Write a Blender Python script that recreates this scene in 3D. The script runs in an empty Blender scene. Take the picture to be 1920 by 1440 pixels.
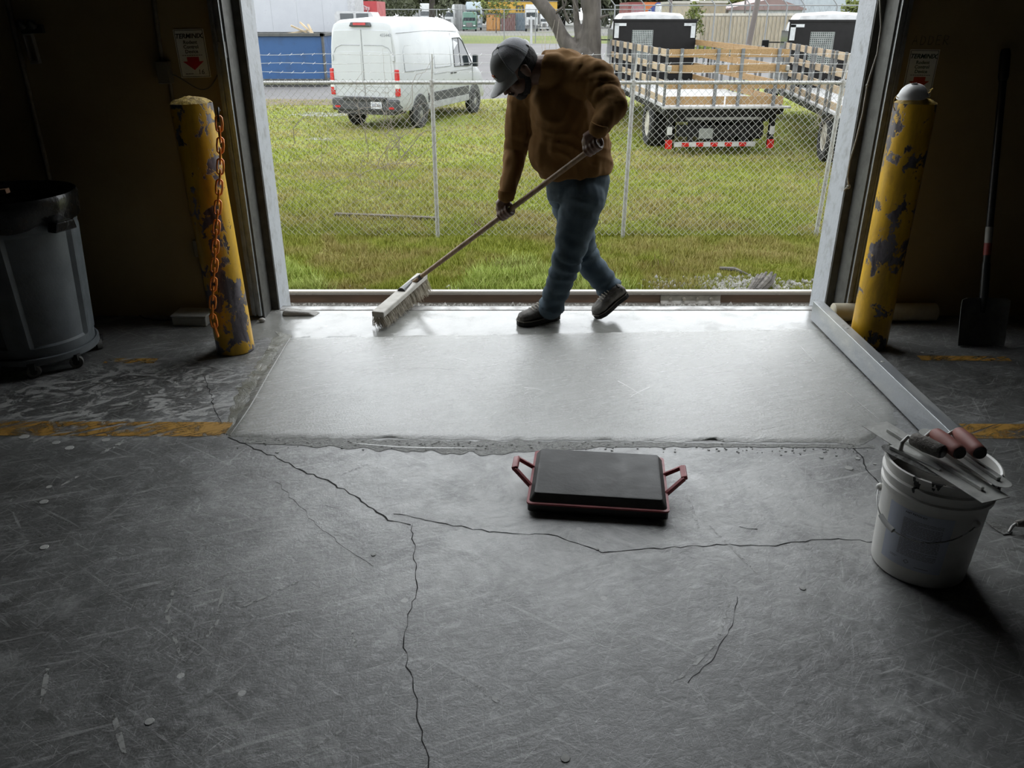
import bpy, math, random
import numpy as np
from mathutils import Vector, Matrix, noise as mnoise

SC = bpy.context.scene
COL = SC.collection
R = math.radians

# ------------------------------------------------------------------ camera, sky, exposure
CAM_H = 1.55
PITCH = R(24.83)
FPX = 1500.0                      # focal length in pixels of the 1920 px wide frame
cam_d = bpy.data.cameras.new('camera')
cam_d.sensor_width = 36.0
cam_d.lens = 36.0 * FPX / 1920.0
cam_d.clip_end = 600
cam = bpy.data.objects.new('camera', cam_d)
COL.objects.link(cam)
cam.location = (0, 0, CAM_H)
cam.rotation_euler = (R(90) - PITCH, 0, 0)
SC.camera = cam

world = bpy.data.worlds.new('overcast_sky')
SC.world = world
world.use_nodes = True
_bg = world.node_tree.nodes['Background']
_bg.inputs['Color'].default_value = (0.93, 0.97, 1.0, 1)     # even, bright overcast
_bg.inputs['Strength'].default_value = 3.7

SC.view_settings.view_transform = 'Standard'
SC.view_settings.look = 'None'
SC.view_settings.gamma = 1.0
SC.view_settings.use_curve_mapping = False
SC.view_settings.exposure = 0.0

# ------------------------------------------------------------------ helpers
GZ = -1.15                        # the yard lies this far below the loading floor
rng = random.Random(7)

def ray(u, v):
    cx = (u - 960) / FPX; cy = (720 - v) / FPX
    return Vector((cx, math.cos(PITCH) + cy * math.sin(PITCH), -math.sin(PITCH) + cy * math.cos(PITCH)))
def at_z(u, v, z=0.0):            # point of the photo on a level plane
    d = ray(u, v); t = (z - CAM_H) / d.z
    return Vector((d.x * t, d.y * t, z))
def at_y(u, v, y):                # point of the photo at a given distance
    d = ray(u, v); t = y / d.y
    return Vector((d.x * t, y, CAM_H + d.z * t))

ORG = {}
def tag(o, label=None, cat=None, group=None, kind=None):
    if label: o['label'] = label
    if cat: o['category'] = cat
    if group: o['group'] = group
    if kind: o['kind'] = kind
    return o
def thing(name, label, cat, loc=(0, 0, 0), group=None, kind=None):
    o = bpy.data.objects.new(name, None)
    o.empty_display_size = .1
    COL.objects.link(o)
    o.location = loc
    ORG[o.name] = Vector(loc)
    return tag(o, label, cat, group, kind)
def copy_tree(o, parent=None):
    c = o.copy(); COL.objects.link(c)
    if parent is not None: c.parent = parent
    for ch in o.children: copy_tree(ch, c)
    return c

def frame(zdir, xhint=(1, 0, 0)):
    z = Vector(zdir).normalized(); x = Vector(xhint)
    if abs(z.dot(x.normalized())) > .97: x = Vector((0, 1, 0))
    y = z.cross(x).normalized(); x = y.cross(z)
    return Matrix((x, y, z)).transposed()

class MB:
    def __init__(s): s.v = []; s.f = []
    def add(s, vs, fs):
        b = len(s.v); s.v += [tuple(p) for p in vs]; s.f += [tuple(i + b for i in q) for q in fs]; return s
    def box(s, c, d, rot=None, top=(1, 1)):
        c = Vector(c); hx, hy, hz = d[0] / 2, d[1] / 2, d[2] / 2
        P = [(-hx, -hy, -hz), (hx, -hy, -hz), (hx, hy, -hz), (-hx, hy, -hz),
             (-hx * top[0], -hy * top[1], hz), (hx * top[0], -hy * top[1], hz), (hx * top[0], hy * top[1], hz), (-hx * top[0], hy * top[1], hz)]
        P = [(rot @ Vector(p) if rot is not None else Vector(p)) + c for p in P]
        return s.add(P, [(3, 2, 1, 0), (4, 5, 6, 7), (0, 1, 5, 4), (1, 2, 6, 5), (2, 3, 7, 6), (3, 0, 4, 7)])
    def bb(s, x0, x1, y0, y1, z0, z1):
        return s.box(((x0 + x1) / 2, (y0 + y1) / 2, (z0 + z1) / 2), (abs(x1 - x0), abs(y1 - y0), abs(z1 - z0)))
    def bar(s, p0, p1, w, h, xhint=(1, 0, 0)):
        p0, p1 = Vector(p0), Vector(p1)
        return s.box((p0 + p1) / 2, (w, h, (p1 - p0).length), frame(p1 - p0, xhint))
    def loft(s, rings, cap=True, closed=False):
        n = len(rings[0]); V = [p for r in rings for p in r]; F = []
        m = len(rings)
        for i in range(m if closed else m - 1):
            a = i * n; b = ((i + 1) % m) * n
            for k in range(n):
                F.append((a + k, a + (k + 1) % n, b + (k + 1) % n, b + k))
        if cap and not closed:
            F.append(tuple(range(n - 1, -1, -1))); F.append(tuple((m - 1) * n + k for k in range(n)))
        return s.add(V, F)
    def tube(s, pts, rad, n=8, cap=True, closed=False):
        pts = [Vector(p) for p in pts]; m = len(pts)
        if not hasattr(rad, '__len__'): rad = [rad] * m
        rings = []; x = Vector((1, 0, 0)); prev = None
        for i, p in enumerate(pts):
            if closed: t = pts[(i + 1) % m] - pts[i - 1]
            else: t = pts[min(i + 1, m - 1)] - pts[max(i - 1, 0)]
            t.normalize()
            if prev is None:
                fr = frame(t, (.3, .9, .31)); x = fr.col[0].copy()
            x = (x - t * x.dot(t)).normalized(); y = t.cross(x); prev = t
            rr = rad[i]
            ra, rb = (rr if hasattr(rr, '__len__') else (rr, rr))
            rings.append([p + x * (ra * math.cos(2 * math.pi * k / n)) + y * (rb * math.sin(2 * math.pi * k / n)) for k in range(n)])
        return s.loft(rings, cap, closed)
    def cyl(s, p0, p1, r0, r1=None, n=14, cap=True):
        return s.tube([p0, p1], [r0, r0 if r1 is None else r1], n, cap)
    def lathe(s, prof, n=32, c=(0, 0, 0), rot=None, cap=True):
        c = Vector(c); rings = []
        for r, z in prof:
            ring = []
            for k in range(n):
                a = 2 * math.pi * k / n
                p = Vector((r * math.cos(a), r * math.sin(a), z))
                ring.append((rot @ p if rot is not None else p) + c)
            rings.append(ring)
        return s.loft(rings, cap)
    def ell(s, c, r, rot=None, n=14, m=9):
        prof = []
        rings = []; c = Vector(c)
        for i in range(m + 1):
            a = -math.pi / 2 + math.pi * (i + .02) / (m + .04)
            ring = []
            for k in range(n):
                b = 2 * math.pi * k / n
                p = Vector((r[0] * math.cos(a) * math.cos(b), r[1] * math.cos(a) * math.sin(b), r[2] * math.sin(a)))
                ring.append((rot @ p if rot is not None else p) + c)
            rings.append(ring)
        return s.loft(rings)
    def prism(s, poly, z0, z1, M=None):
        n = len(poly); M = M or Matrix.Identity(4)
        V = [M @ Vector((p[0], p[1], z0)) for p in poly] + [M @ Vector((p[0], p[1], z1)) for p in poly]
        F = [tuple(range(n - 1, -1, -1)), tuple(range(n, 2 * n))] + [(i, (i + 1) % n, n + (i + 1) % n, n + i) for i in range(n)]
        return s.add(V, F)
    def ribbon(s, pts, w, t=.001):
        """flat strip on a level surface with a little thickness"""
        pts = [Vector(p) for p in pts]; m = len(pts); rings = []
        ws = w if hasattr(w, '__len__') else [w] * m
        for i, p in enumerate(pts):
            d = pts[min(i + 1, m - 1)] - pts[max(i - 1, 0)]; d.z = 0; d.normalize()
            q = Vector((-d.y, d.x, 0)) * ws[i] / 2
            rings.append([p - q, p + q, p + q + Vector((0, 0, t)), p - q + Vector((0, 0, t))])
        return s.loft(rings)
    def build(s, name, mat, parent=None, smooth=None, bevel=0, org=None, label=None, seg=2):
        off = Vector((0, 0, 0))
        if parent is not None: off = ORG.get(parent.name, off)
        elif org is not None: off = Vector(org)
        me = bpy.data.meshes.new(name)
        me.from_pydata([tuple(Vector(p) - off) for p in s.v], [], s.f)
        me.update()
        o = bpy.data.objects.new(name, me); COL.objects.link(o)
        me.materials.append(mat)
        if smooth:
            me.polygons.foreach_set('use_smooth', [True] * len(me.polygons))
            me.set_sharp_from_angle(angle=R(smooth))
        if bevel:
            b = o.modifiers.new('bevel', 'BEVEL'); b.width = bevel; b.segments = seg; b.limit_method = 'ANGLE'; b.angle_limit = R(40)
        if parent is not None: o.parent = parent
        elif org is not None: o.location = off
        ORG[o.name] = off
        if label: o['label'] = label
        return o

def flip_normals(o):
    o.data.flip_normals(); return o

def np_mesh(name, V, F, mat, smooth=False):
    """large triangle/quad meshes straight from arrays"""
    V = np.asarray(V, np.float32); F = np.asarray(F, np.int32)
    me = bpy.data.meshes.new(name)
    me.vertices.add(len(V)); me.vertices.foreach_set('co', V.ravel())
    k = F.shape[1]
    me.loops.add(F.size); me.loops.foreach_set('vertex_index', F.ravel())
    me.polygons.add(len(F))
    me.polygons.foreach_set('loop_start', np.arange(0, F.size, k, dtype=np.int32))
    me.update(calc_edges=True); me.validate()
    if smooth: me.polygons.foreach_set('use_smooth', [True] * len(me.polygons))
    o = bpy.data.objects.new(name, me); COL.objects.link(o); me.materials.append(mat)
    return o

def remesh(mb, name, mat, parent, voxel=.008, it=4, disp=None, smooth=True, factor=.5):
    """overlapping closed shapes grown into one continuous surface"""
    tmp = mb.build('tmp_' + name, mat)
    m = tmp.modifiers.new('r', 'REMESH'); m.mode = 'VOXEL'; m.voxel_size = voxel
    sm = tmp.modifiers.new('s', 'SMOOTH'); sm.factor = factor; sm.iterations = it
    dg = bpy.context.evaluated_depsgraph_get(); dg.update()
    me = bpy.data.meshes.new_from_object(tmp.evaluated_get(dg))
    me.name = name
    bpy.data.objects.remove(tmp)
    if disp:
        n = len(me.vertices)
        co = [None] * n
        for i, v in enumerate(me.vertices): co[i] = v.co + v.normal * disp(v.co, v.normal)
        for i, v in enumerate(me.vertices): v.co = co[i]
    off = ORG.get(parent.name, Vector()) if parent else Vector()
    me.transform(Matrix.Translation(-off))
    me.polygons.foreach_set('use_smooth', [bool(smooth)] * len(me.polygons))
    o = bpy.data.objects.new(name, me); COL.objects.link(o)
    if not me.materials: me.materials.append(mat)
    if parent: o.parent = parent
    ORG[o.name] = off
    return o

def text(s, name, mat, parent, M, size, ext=.0004, align='CENTER', shear=0, bold=0):
    cu = bpy.data.curves.new('t', 'FONT'); cu.body = s; cu.size = size; cu.align_x = align; cu.align_y = 'CENTER'
    cu.extrude = ext; cu.shear = shear; cu.offset = bold; cu.resolution_u = 2
    t = bpy.data.objects.new('t', cu); COL.objects.link(t)
    dg = bpy.context.evaluated_depsgraph_get(); dg.update()
    me = bpy.data.meshes.new_from_object(t.evaluated_get(dg)); bpy.data.objects.remove(t)
    me.name = name
    off = ORG.get(parent.name, Vector())
    me.transform(M); me.transform(Matrix.Translation(-off))
    o = bpy.data.objects.new(name, me); COL.objects.link(o); o.parent = parent
    me.materials.clear(); me.materials.append(mat); ORG[o.name] = off
    return o

# ------------------------------------------------------------------ materials
MATS = {}
def N(nt, typ, **kw):
    n = nt.nodes.new(typ)
    for k, v in kw.items():
        if k in n.inputs.keys(): n.inputs[k].default_value = v
        else: setattr(n, k, v)
    return n
def noise_fac(nt, coord, scale, detail=4, rough=.55, dist=0, stretch=None, rotz=0, ntype=None):
    if stretch or rotz:
        mp = N(nt, 'ShaderNodeMapping', vector_type='TEXTURE'); mp.inputs['Scale'].default_value = tuple(1 / k for k in (stretch or (1, 1, 1)))
        mp.inputs['Rotation'].default_value = (0, 0, rotz); nt.links.new(coord, mp.inputs['Vector']); coord = mp.outputs[0]
    n = N(nt, 'ShaderNodeTexNoise'); n.inputs['Scale'].default_value = scale; n.inputs['Detail'].default_value = detail
    n.inputs['Roughness'].default_value = rough; n.inputs['Distortion'].default_value = dist
    if ntype: n.noise_type = ntype
    nt.links.new(coord, n.inputs['Vector'])
    return n.outputs['Fac'] if 'Fac' in n.outputs else n.outputs[0]
def ramp(nt, fac, a, b, ca=(0, 0, 0, 1), cb=(1, 1, 1, 1)):
    r = N(nt, 'ShaderNodeValToRGB'); r.color_ramp.elements[0].position = a; r.color_ramp.elements[1].position = b
    r.color_ramp.elements[0].color = ca; r.color_ramp.elements[1].color = cb
    nt.links.new(fac, r.inputs[0]); return r.outputs[0]
def mixc(nt, fac, a, b, mode='MIX'):
    m = N(nt, 'ShaderNodeMix', data_type='RGBA', blend_type=mode)
    for s, x in ((m.inputs[0], fac), (m.inputs[6], a), (m.inputs[7], b)):
        if hasattr(x, 'is_output') or isinstance(x, bpy.types.NodeSocket): nt.links.new(x, s)
        elif isinstance(x, (int, float)): s.default_value = x
        else: s.default_value = (*x[:3], 1)
    return m.outputs[2]
def math_n(nt, op, a, b=None, clamp=False):
    m = N(nt, 'ShaderNodeMath', operation=op, use_clamp=clamp)
    for s, x in ((m.inputs[0], a), (m.inputs[1], b)):
        if x is None: continue
        if isinstance(x, bpy.types.NodeSocket): nt.links.new(x, s)
        else: s.default_value = x
    return m.outputs[0]
def new_mat(name):
    m = bpy.data.materials.new(name); m.use_nodes = True
    nt = m.node_tree; b = nt.nodes['Principled BSDF']
    tc = N(nt, 'ShaderNodeTexCoord')
    return m, nt, b, tc.outputs['Object']
def MT(name, col, rough=.6, metal=0, col2=None, scale=6, lo=.4, hi=.65, bump=0, bscale=60, spec=.5, detail=5, stretch=None, rvar=.1, dist=0):
    if name in MATS: return MATS[name]
    m, nt, b, co = new_mat(name)
    b.inputs['Metallic'].default_value = metal; b.inputs['Roughness'].default_value = rough
    b.inputs['Specular IOR Level'].default_value = spec
    col2 = col2 or tuple(c * .72 for c in col)
    f = noise_fac(nt, co, scale, detail, .6, dist, stretch)
    g = ramp(nt, f, lo, hi)
    nt.links.new(mixc(nt, g, col, col2), b.inputs['Base Color'])
    if rvar:
        rr = ramp(nt, f, .3, .75, (max(rough - rvar, .03),) * 3 + (1,), (min(rough + rvar, 1),) * 3 + (1,))
        nt.links.new(rr, b.inputs['Roughness'])
    if bump:
        bf = noise_fac(nt, co, bscale, 4, .6, 0, stretch)
        bn = N(nt, 'ShaderNodeBump'); bn.inputs['Strength'].default_value = bump; bn.inputs['Distance'].default_value = .01
        nt.links.new(bf, bn.inputs['Height']); nt.links.new(bn.outputs[0], b.inputs['Normal'])
    MATS[name] = m
    return m
# ================================================================== the building
WALL_Y0, WALL_Y1 = 4.27, 4.42
DOOR_X0, DOOR_X1 = -1.40, 1.86

def floor_material():
    m, nt, b, co = new_mat('old_concrete')
    L = nt.links.new
    big = noise_fac(nt, co, 1.1, 6, .6, .4)
    mid = noise_fac(nt, co, 5.5, 8, .68, .6)
    fine = noise_fac(nt, co, 60, 6, .7)
    base = mixc(nt, ramp(nt, big, .32, .7), (.075, .076, .074), (.19, .192, .188))
    base = mixc(nt, ramp(nt, mid, .42, .68), base, (.27, .272, .268))
    base = mixc(nt, math_n(nt, 'MULTIPLY', ramp(nt, fine, .48, .72), .4), base, (.33, .33, .32))
    grain = noise_fac(nt, co, 21, 8, .78, .7, (1, 1.5, 1), .4)
    base = mixc(nt, math_n(nt, 'MULTIPLY', ramp(nt, grain, .5, .66), .55), base, (.4, .4, .39))
    base = mixc(nt, math_n(nt, 'MULTIPLY', ramp(nt, grain, .46, .34), .6), base, (.06, .06, .057))
    # dark drag stains
    st = noise_fac(nt, co, 2.3, 7, .65, 1.2, (1, 1.9, 1), .5)
    base = mixc(nt, math_n(nt, 'MULTIPLY', ramp(nt, st, .52, .66), .7), base, (.05, .049, .044))
    # pale scuffs from scraping, three directions
    for i, (rz, sc, lo, str_, w) in enumerate(((.35, 3.2, .60, (1, 16, 1), .55), (-.6, 2.6, .62, (1, 20, 1), .5), (1.25, 3.0, .63, (1, 18, 1), .45), (2.2, 4.5, .64, (1, 14, 1), .4))):
        s = noise_fac(nt, co, sc, 5, .6, .5, str_, rz)
        base = mixc(nt, math_n(nt, 'MULTIPLY', ramp(nt, s, lo, lo + .07), w), base, (.42, .42, .41))
    # fine scratches in many directions
    for i, (rz, sc, lo) in enumerate(((.15, 7, .64), (.9, 6, .65), (1.7, 8, .65), (2.6, 6.5, .64))):
        s = noise_fac(nt, co, sc, 3, .6, .25, (1, 34, 1), rz)
        base = mixc(nt, math_n(nt, 'MULTIPLY', ramp(nt, s, lo, lo + .03), .55), base, (.46, .46, .45))
    # cement dust in front of the patch, paled further to paint the sheen
    sp_ = N(nt, 'ShaderNodeSeparateXYZ'); L(co, sp_.inputs[0])
    ex = math_n(nt, 'DIVIDE', math_n(nt, 'SUBTRACT', sp_.outputs[0], .25), 1.5); ey = math_n(nt, 'DIVIDE', math_n(nt, 'SUBTRACT', sp_.outputs[1], 2.35), .75)
    rd = math_n(nt, 'SUBTRACT', 1.15, math_n(nt, 'ADD', math_n(nt, 'MULTIPLY', ex, ex), math_n(nt, 'MULTIPLY', ey, ey)), True)
    du = noise_fac(nt, co, 3.2, 9, .72, .9)
    base = mixc(nt, math_n(nt, 'MULTIPLY', math_n(nt, 'MULTIPLY', ramp(nt, du, .34, .58), rd), .75), base, (.5, .5, .485))
    # dried cement swirls, thickest beside the patch on the left
    sep = N(nt, 'ShaderNodeSeparateXYZ'); L(co, sep.inputs[0])
    dx = math_n(nt, 'DIVIDE', math_n(nt, 'ADD', sep.outputs[0], 1.75), .75)
    dy = math_n(nt, 'DIVIDE', math_n(nt, 'SUBTRACT', sep.outputs[1], 3.2), .42)
    r2 = math_n(nt, 'ADD', math_n(nt, 'MULTIPLY', dx, dx), math_n(nt, 'MULTIPLY', dy, dy))
    reg = math_n(nt, 'SUBTRACT', 1.25, r2, True)
    sw = noise_fac(nt, co, 6.5, 10, .68, 2.2, (1, 1.6, 1), .25)
    swm = math_n(nt, 'MULTIPLY', ramp(nt, sw, .49, .58), reg)
    base = mixc(nt, math_n(nt, 'MULTIPLY', swm, .8), base, (.58, .58, .56))
    sw2 = noise_fac(nt, co, 2.0, 9, .62, 2.4)
    base = mixc(nt, math_n(nt, 'MULTIPLY', ramp(nt, sw2, .58, .66), .32), base, (.48, .48, .47))
    # greasy grime lower left; both lower corners also painted darker for light falloff
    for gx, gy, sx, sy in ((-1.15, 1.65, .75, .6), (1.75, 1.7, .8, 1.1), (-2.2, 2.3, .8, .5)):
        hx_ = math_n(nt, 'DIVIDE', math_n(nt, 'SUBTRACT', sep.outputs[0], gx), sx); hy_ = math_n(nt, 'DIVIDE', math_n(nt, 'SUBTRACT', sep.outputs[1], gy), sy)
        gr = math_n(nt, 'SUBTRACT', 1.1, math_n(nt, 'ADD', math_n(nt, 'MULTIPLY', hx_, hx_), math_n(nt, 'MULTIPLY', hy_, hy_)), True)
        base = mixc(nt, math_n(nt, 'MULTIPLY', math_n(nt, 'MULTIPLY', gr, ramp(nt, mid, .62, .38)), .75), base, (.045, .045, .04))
    # round paint and cement drips
    vo = N(nt, 'ShaderNodeTexVoronoi'); vo.inputs['Scale'].default_value = 5.0; L(co, vo.inputs['Vector'])
    base = mixc(nt, ramp(nt, vo.outputs['Distance'], .045, .055, (1, 1, 1, 1), (0, 0, 0, 1)), base, (.5, .5, .48))
    # the apron in front of the threshold is newly washed: paler and wet
    ax = math_n(nt, 'LESS_THAN', math_n(nt, 'ABSOLUTE', math_n(nt, 'SUBTRACT', sep.outputs[0], .2)), 1.62)
    wob = noise_fac(nt, co, 6, 4, .6, .3)
    ay = ramp(nt, math_n(nt, 'ADD', sep.outputs[1], math_n(nt, 'MULTIPLY', math_n(nt, 'SUBTRACT', wob, .5), .22)), .0, 1.0)
    ay = math_n(nt, 'GREATER_THAN', math_n(nt, 'ADD', sep.outputs[1], math_n(nt, 'MULTIPLY', math_n(nt, 'SUBTRACT', wob, .5), .25)), 3.93)
    ap = math_n(nt, 'MULTIPLY', ax, ay)
    base = mixc(nt, math_n(nt, 'MULTIPLY', ap, .75), base, mixc(nt, ramp(nt, mid, .35, .7), (.22, .22, .2), (.32, .32, .3)))
    L(base, b.inputs['Base Color'])
    rg = ramp(nt, math_n(nt, 'ADD', math_n(nt, 'MULTIPLY', mid, .6), math_n(nt, 'MULTIPLY', grain, .4)), .36, .66, (.26,) * 3 + (1,), (.52,) * 3 + (1,))
    rg = mixc(nt, math_n(nt, 'MULTIPLY', ap, ramp(nt, wob, .3, .55)), rg, (.085, .085, .085))
    L(rg, b.inputs['Roughness'])
    b.inputs['Specular IOR Level'].default_value = 1.0
    bn = N(nt, 'ShaderNodeBump'); bn.inputs['Strength'].default_value = .4; bn.inputs['Distance'].default_value = .006
    dry = math_n(nt, 'SUBTRACT', 1.0, math_n(nt, 'MULTIPLY', ap, .85))
    L(math_n(nt, 'MULTIPLY', dry, math_n(nt, 'ADD', math_n(nt, 'MULTIPLY', grain, 1.1), math_n(nt, 'ADD', math_n(nt, 'MULTIPLY', fine, .55), mid))), bn.inputs['Height']); L(bn.outputs[0], b.inputs['Normal'])
    return m

def wet_material():
    m, nt, b, co = new_mat('wet_fresh_cement')
    L = nt.links.new
    big = noise_fac(nt, co, 1.3, 5, .55, .8)
    mid = noise_fac(nt, co, 7, 6, .6, .8)
    fine = noise_fac(nt, co, 110, 5, .75)
    sweep = noise_fac(nt, co, 5, 5, .6, 1.0, (1, 7, 1), .35)
    base = mixc(nt, ramp(nt, big, .35, .66), (.19, .19, .165), (.29, .29, .265))
    base = mixc(nt, math_n(nt, 'MULTIPLY', ramp(nt, mid, .45, .7), .4), base, (.15, .148, .125))
    base = mixc(nt, math_n(nt, 'MULTIPLY', ramp(nt, sweep, .52, .66), .4), base, (.36, .36, .34))
    base = mixc(nt, math_n(nt, 'MULTIPLY', ramp(nt, fine, .5, .62), .35), base, (.42, .42, .4))
    L(base, b.inputs['Base Color'])
    rg = ramp(nt, math_n(nt, 'ADD', math_n(nt, 'MULTIPLY', mid, .5), math_n(nt, 'MULTIPLY', sweep, .5)), .38, .62, (.1,) * 3 + (1,), (.32,) * 3 + (1,))
    L(rg, b.inputs['Roughness'])
    b.inputs['Specular IOR Level'].default_value = .75
    b.inputs['Coat Weight'].default_value = .5
    b.inputs['Coat Roughness'].default_value = .16
    h = math_n(nt, 'ADD', math_n(nt, 'MULTIPLY', fine, 1.5), math_n(nt, 'ADD', math_n(nt, 'MULTIPLY', mid, .7), sweep))
    bn = N(nt, 'ShaderNodeBump'); bn.inputs['Strength'].default_value = .35; bn.inputs['Distance'].default_value = .006
    L(h, bn.inputs['Height']); L(bn.outputs[0], b.inputs['Normal']); L(bn.outputs[0], b.inputs['Coat Normal'])
    return m

def worn_paint(name, col):
    """floor paint rubbed away in places"""
    m, nt, b, co = new_mat(name)
    f = noise_fac(nt, co, 9, 7, .7, .6)
    g = noise_fac(nt, co, 3, 5, .6, .6, (1, 12, 1), .5)
    nt.links.new(mixc(nt, ramp(nt, f, .3, .7), col, tuple(c * .6 for c in col)), b.inputs['Base Color'])
    b.inputs['Roughness'].default_value = .5
    t = N(nt, 'ShaderNodeBsdfTransparent'); mx = N(nt, 'ShaderNodeMixShader')
    a = math_n(nt, 'MAXIMUM', ramp(nt, f, .47, .6), ramp(nt, g, .52, .6))
    nt.links.new(a, mx.inputs[0]); nt.links.new(b.outputs[0], mx.inputs[1]); nt.links.new(t.outputs[0], mx.inputs[2])
    nt.links.new(mx.outputs[0], nt.nodes['Material Output'].inputs['Surface'])
    return m
def worn_white(name, col, lo=.5, hi=.62):
    m, nt, b, co = new_mat(name)
    f = noise_fac(nt, co, 24, 6, .7, .4)
    b.inputs['Base Color'].default_value = (*col, 1); b.inputs['Roughness'].default_value = .42; b.inputs['Specular IOR Level'].default_value = .6
    t = N(nt, 'ShaderNodeBsdfTransparent'); mx = N(nt, 'ShaderNodeMixShader')
    nt.links.new(ramp(nt, f, lo, hi), mx.inputs[0]); nt.links.new(b.outputs[0], mx.inputs[1]); nt.links.new(t.outputs[0], mx.inputs[2])
    nt.links.new(mx.outputs[0], nt.nodes['Material Output'].inputs['Surface'])
    return m

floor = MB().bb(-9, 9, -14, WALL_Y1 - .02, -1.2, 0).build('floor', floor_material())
tag(floor, 'worn grey concrete warehouse floor with cracks and scuffs', kind='structure')

M_crack = MT('crack_dark', (.008, .008, .008), .9)
M_scuff = worn_white('pale_scuff', (.4, .4, .385), .44, .56)
M_drip = MT('cement_drip', (.46, .46, .44), .7)
def crack(pxs, w, jit=.006):
    pts = [at_z(u, v, .0006) for u, v in pxs]; out = []; r = random.Random(len(pxs) * 13 + int(pxs[0][0]))
    for a, c in zip(pts[:-1], pts[1:]):
        n = max(2, int((c - a).length / .022))
        for k in range(n):
            p = a.lerp(c, k / n)
            out.append(p + Vector((r.uniform(-jit, jit), r.uniform(-jit, jit), 0)))
    out.append(pts[-1])
    ws = [w * r.uniform(.25, 1.3) for _ in out]
    MB().ribbon(out, ws, .0004).build('crack', M_crack, floor)
crack([(430, 820), (478, 842), (520, 858), (560, 880), (620, 905), (665, 930), (700, 955), (730, 975), (770, 984)], .005)
crack([(740, 962), (775, 970), (850, 985), (940, 1000), (1030, 1003), (1080, 1018), (1130, 1035), (1200, 1030), (1330, 1022), (1450, 1022), (1560, 1010), (1640, 1016)], .003)
crack([(772, 985), (778, 1050), (781, 1110), (765, 1150), (755, 1200), (768, 1260), (780, 1310), (790, 1370), (803, 1440)], .0028)
crack([(1588, 830), (1612, 852), (1630, 885), (1652, 912)], .005)
crack([(384, 706), (396, 745), (405, 775), (426, 816)], .003)
crack([(520, 905), (610, 1000), (700, 1062)], .001)
crack([(1385, 1120), (1370, 1180), (1330, 1240), (1290, 1280)], .0018)
crack([(1385, 988), (1420, 992)], .003)
def flat_strip(pts, ws, h=.0):
    m = MB(); n = len(pts); V = []
    for i, p in enumerate(pts):
        d = pts[min(i + 1, n - 1)] - pts[max(i - 1, 0)]; d.z = 0; d.normalize()
        q = Vector((-d.y, d.x, 0)) * ws[i] / 2
        V += [p - q, p + Vector((0, 0, h)), p + q]
    F = []
    for i in range(n - 1):
        a = i * 3; F += [(a + 1, a, a + 3, a + 4), (a + 2, a + 1, a + 4, a + 5)]
    return m.add(V, F)
def scuff(pxs, w):
    pts = [at_z(u, v, .0009) for u, v in pxs]; out = []
    for a, c in zip(pts[:-1], pts[1:]):
        for k in range(5): out.append(a.lerp(c, k / 5))
    out.append(pts[-1])
    n = len(out)
    flat_strip(out, [w * (.35 + .65 * math.sin(math.pi * (i + .6) / (n + .2))) for i in range(n)]).build('scuff_mark', M_scuff, floor)
for p, w in [([(850, 1255), (900, 1290), (955, 1330)], .016), ([(330, 1090), (312, 1150), (340, 1235)], .012), ([(420, 1100), (405, 1170), (350, 1240)], .012),
             ([(430, 1075), (360, 1110)], .012), ([(115, 910), (165, 882)], .012), ([(90, 1250), (78, 1320)], .014), ([(210, 1330), (235, 1420)], .014),
             ([(660, 1180), (668, 1215)], .01), ([(1370, 1125), (1345, 1200), (1290, 1260), (1235, 1295)], .01), ([(1330, 985), (1420, 1075)], .008),
             ([(60, 830), (180, 770)], .022), ([(190, 850), (330, 775)], .03), ([(450, 1140), (560, 1090)], .01), ([(640, 890), (690, 870)], .014),
             ([(1290, 930), (1310, 990)], .012), ([(560, 1420), (640, 1370)], .012)]:
    scuff(p, w)
M_yellow = worn_paint('worn_yellow_paint', (.5, .28, .06))
for pts in ([(-3.4, 2.915), (-2.1, 2.915), (-1.165, 2.905)], [(1.86, 2.89), (2.6, 2.885), (3.4, 2.88)], [(2.02, 3.655), (2.3, 3.65), (2.46, 3.645)], [(-2.0, 3.62), (-1.75, 3.62)]):
    MB().ribbon([(x, y, .0012) for x, y in pts], .125 if abs(pts[0][1] - 2.9) < .1 else .06, .0004).build('painted_line', M_yellow, floor)
for u, v, r in [(83, 1026, .014), (45, 819, .02), (130, 840, .018), (82, 941, .015), (198, 825, .016), (105, 830, .016), (1592, 878, .016), (1608, 860, .01), (1120, 1030, .006), (1060, 1422, .012),
                (1540, 858, .008), (520, 848, .008), (1505, 1103, .01), (700, 1040, .008), (280, 1353, .012), (1640, 870, .007)]:
    c = at_z(u, v, .0006)
    MB().lathe([(r, 0), (r * .9, .0015), (.001, .002)], 10, c).build('cement_drip', M_drip, floor)

# ---- walls, ceiling
M_wall = MT('old_tan_wall_paint', (.30, .235, .12), .75, 0, (.235, .18, .09), 2.2, .35, .7, .15, 30)
M_dim = MT('dim_warehouse_board', (.10, .095, .085), .85)
w = MB().bb(-9, DOOR_X0, WALL_Y0, WALL_Y1, -1.2, 6).build('wall_front_left', M_wall); tag(w, 'tan painted warehouse wall left of the opening', kind='structure')
w = MB().bb(DOOR_X1, 9, WALL_Y0, WALL_Y1, -1.2, 6).build('wall_front_right', M_wall); tag(w, 'tan painted warehouse wall right of the opening', kind='structure')
w = MB().bb(DOOR_X0, DOOR_X1, WALL_Y0, WALL_Y1, 3.66, 6).build('wall_front_header', M_wall); tag(w, 'tan wall above the door opening', kind='structure')
w = MB().bb(-9.2, -9, -14, WALL_Y1, 0, 6).build('wall_left', M_dim); tag(w, 'dark left wall of the warehouse', kind='structure')
w = MB().bb(9, 9.2, -14, WALL_Y1, 0, 6).build('wall_right', M_dim); tag(w, 'dark right wall of the warehouse', kind='structure')
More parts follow.
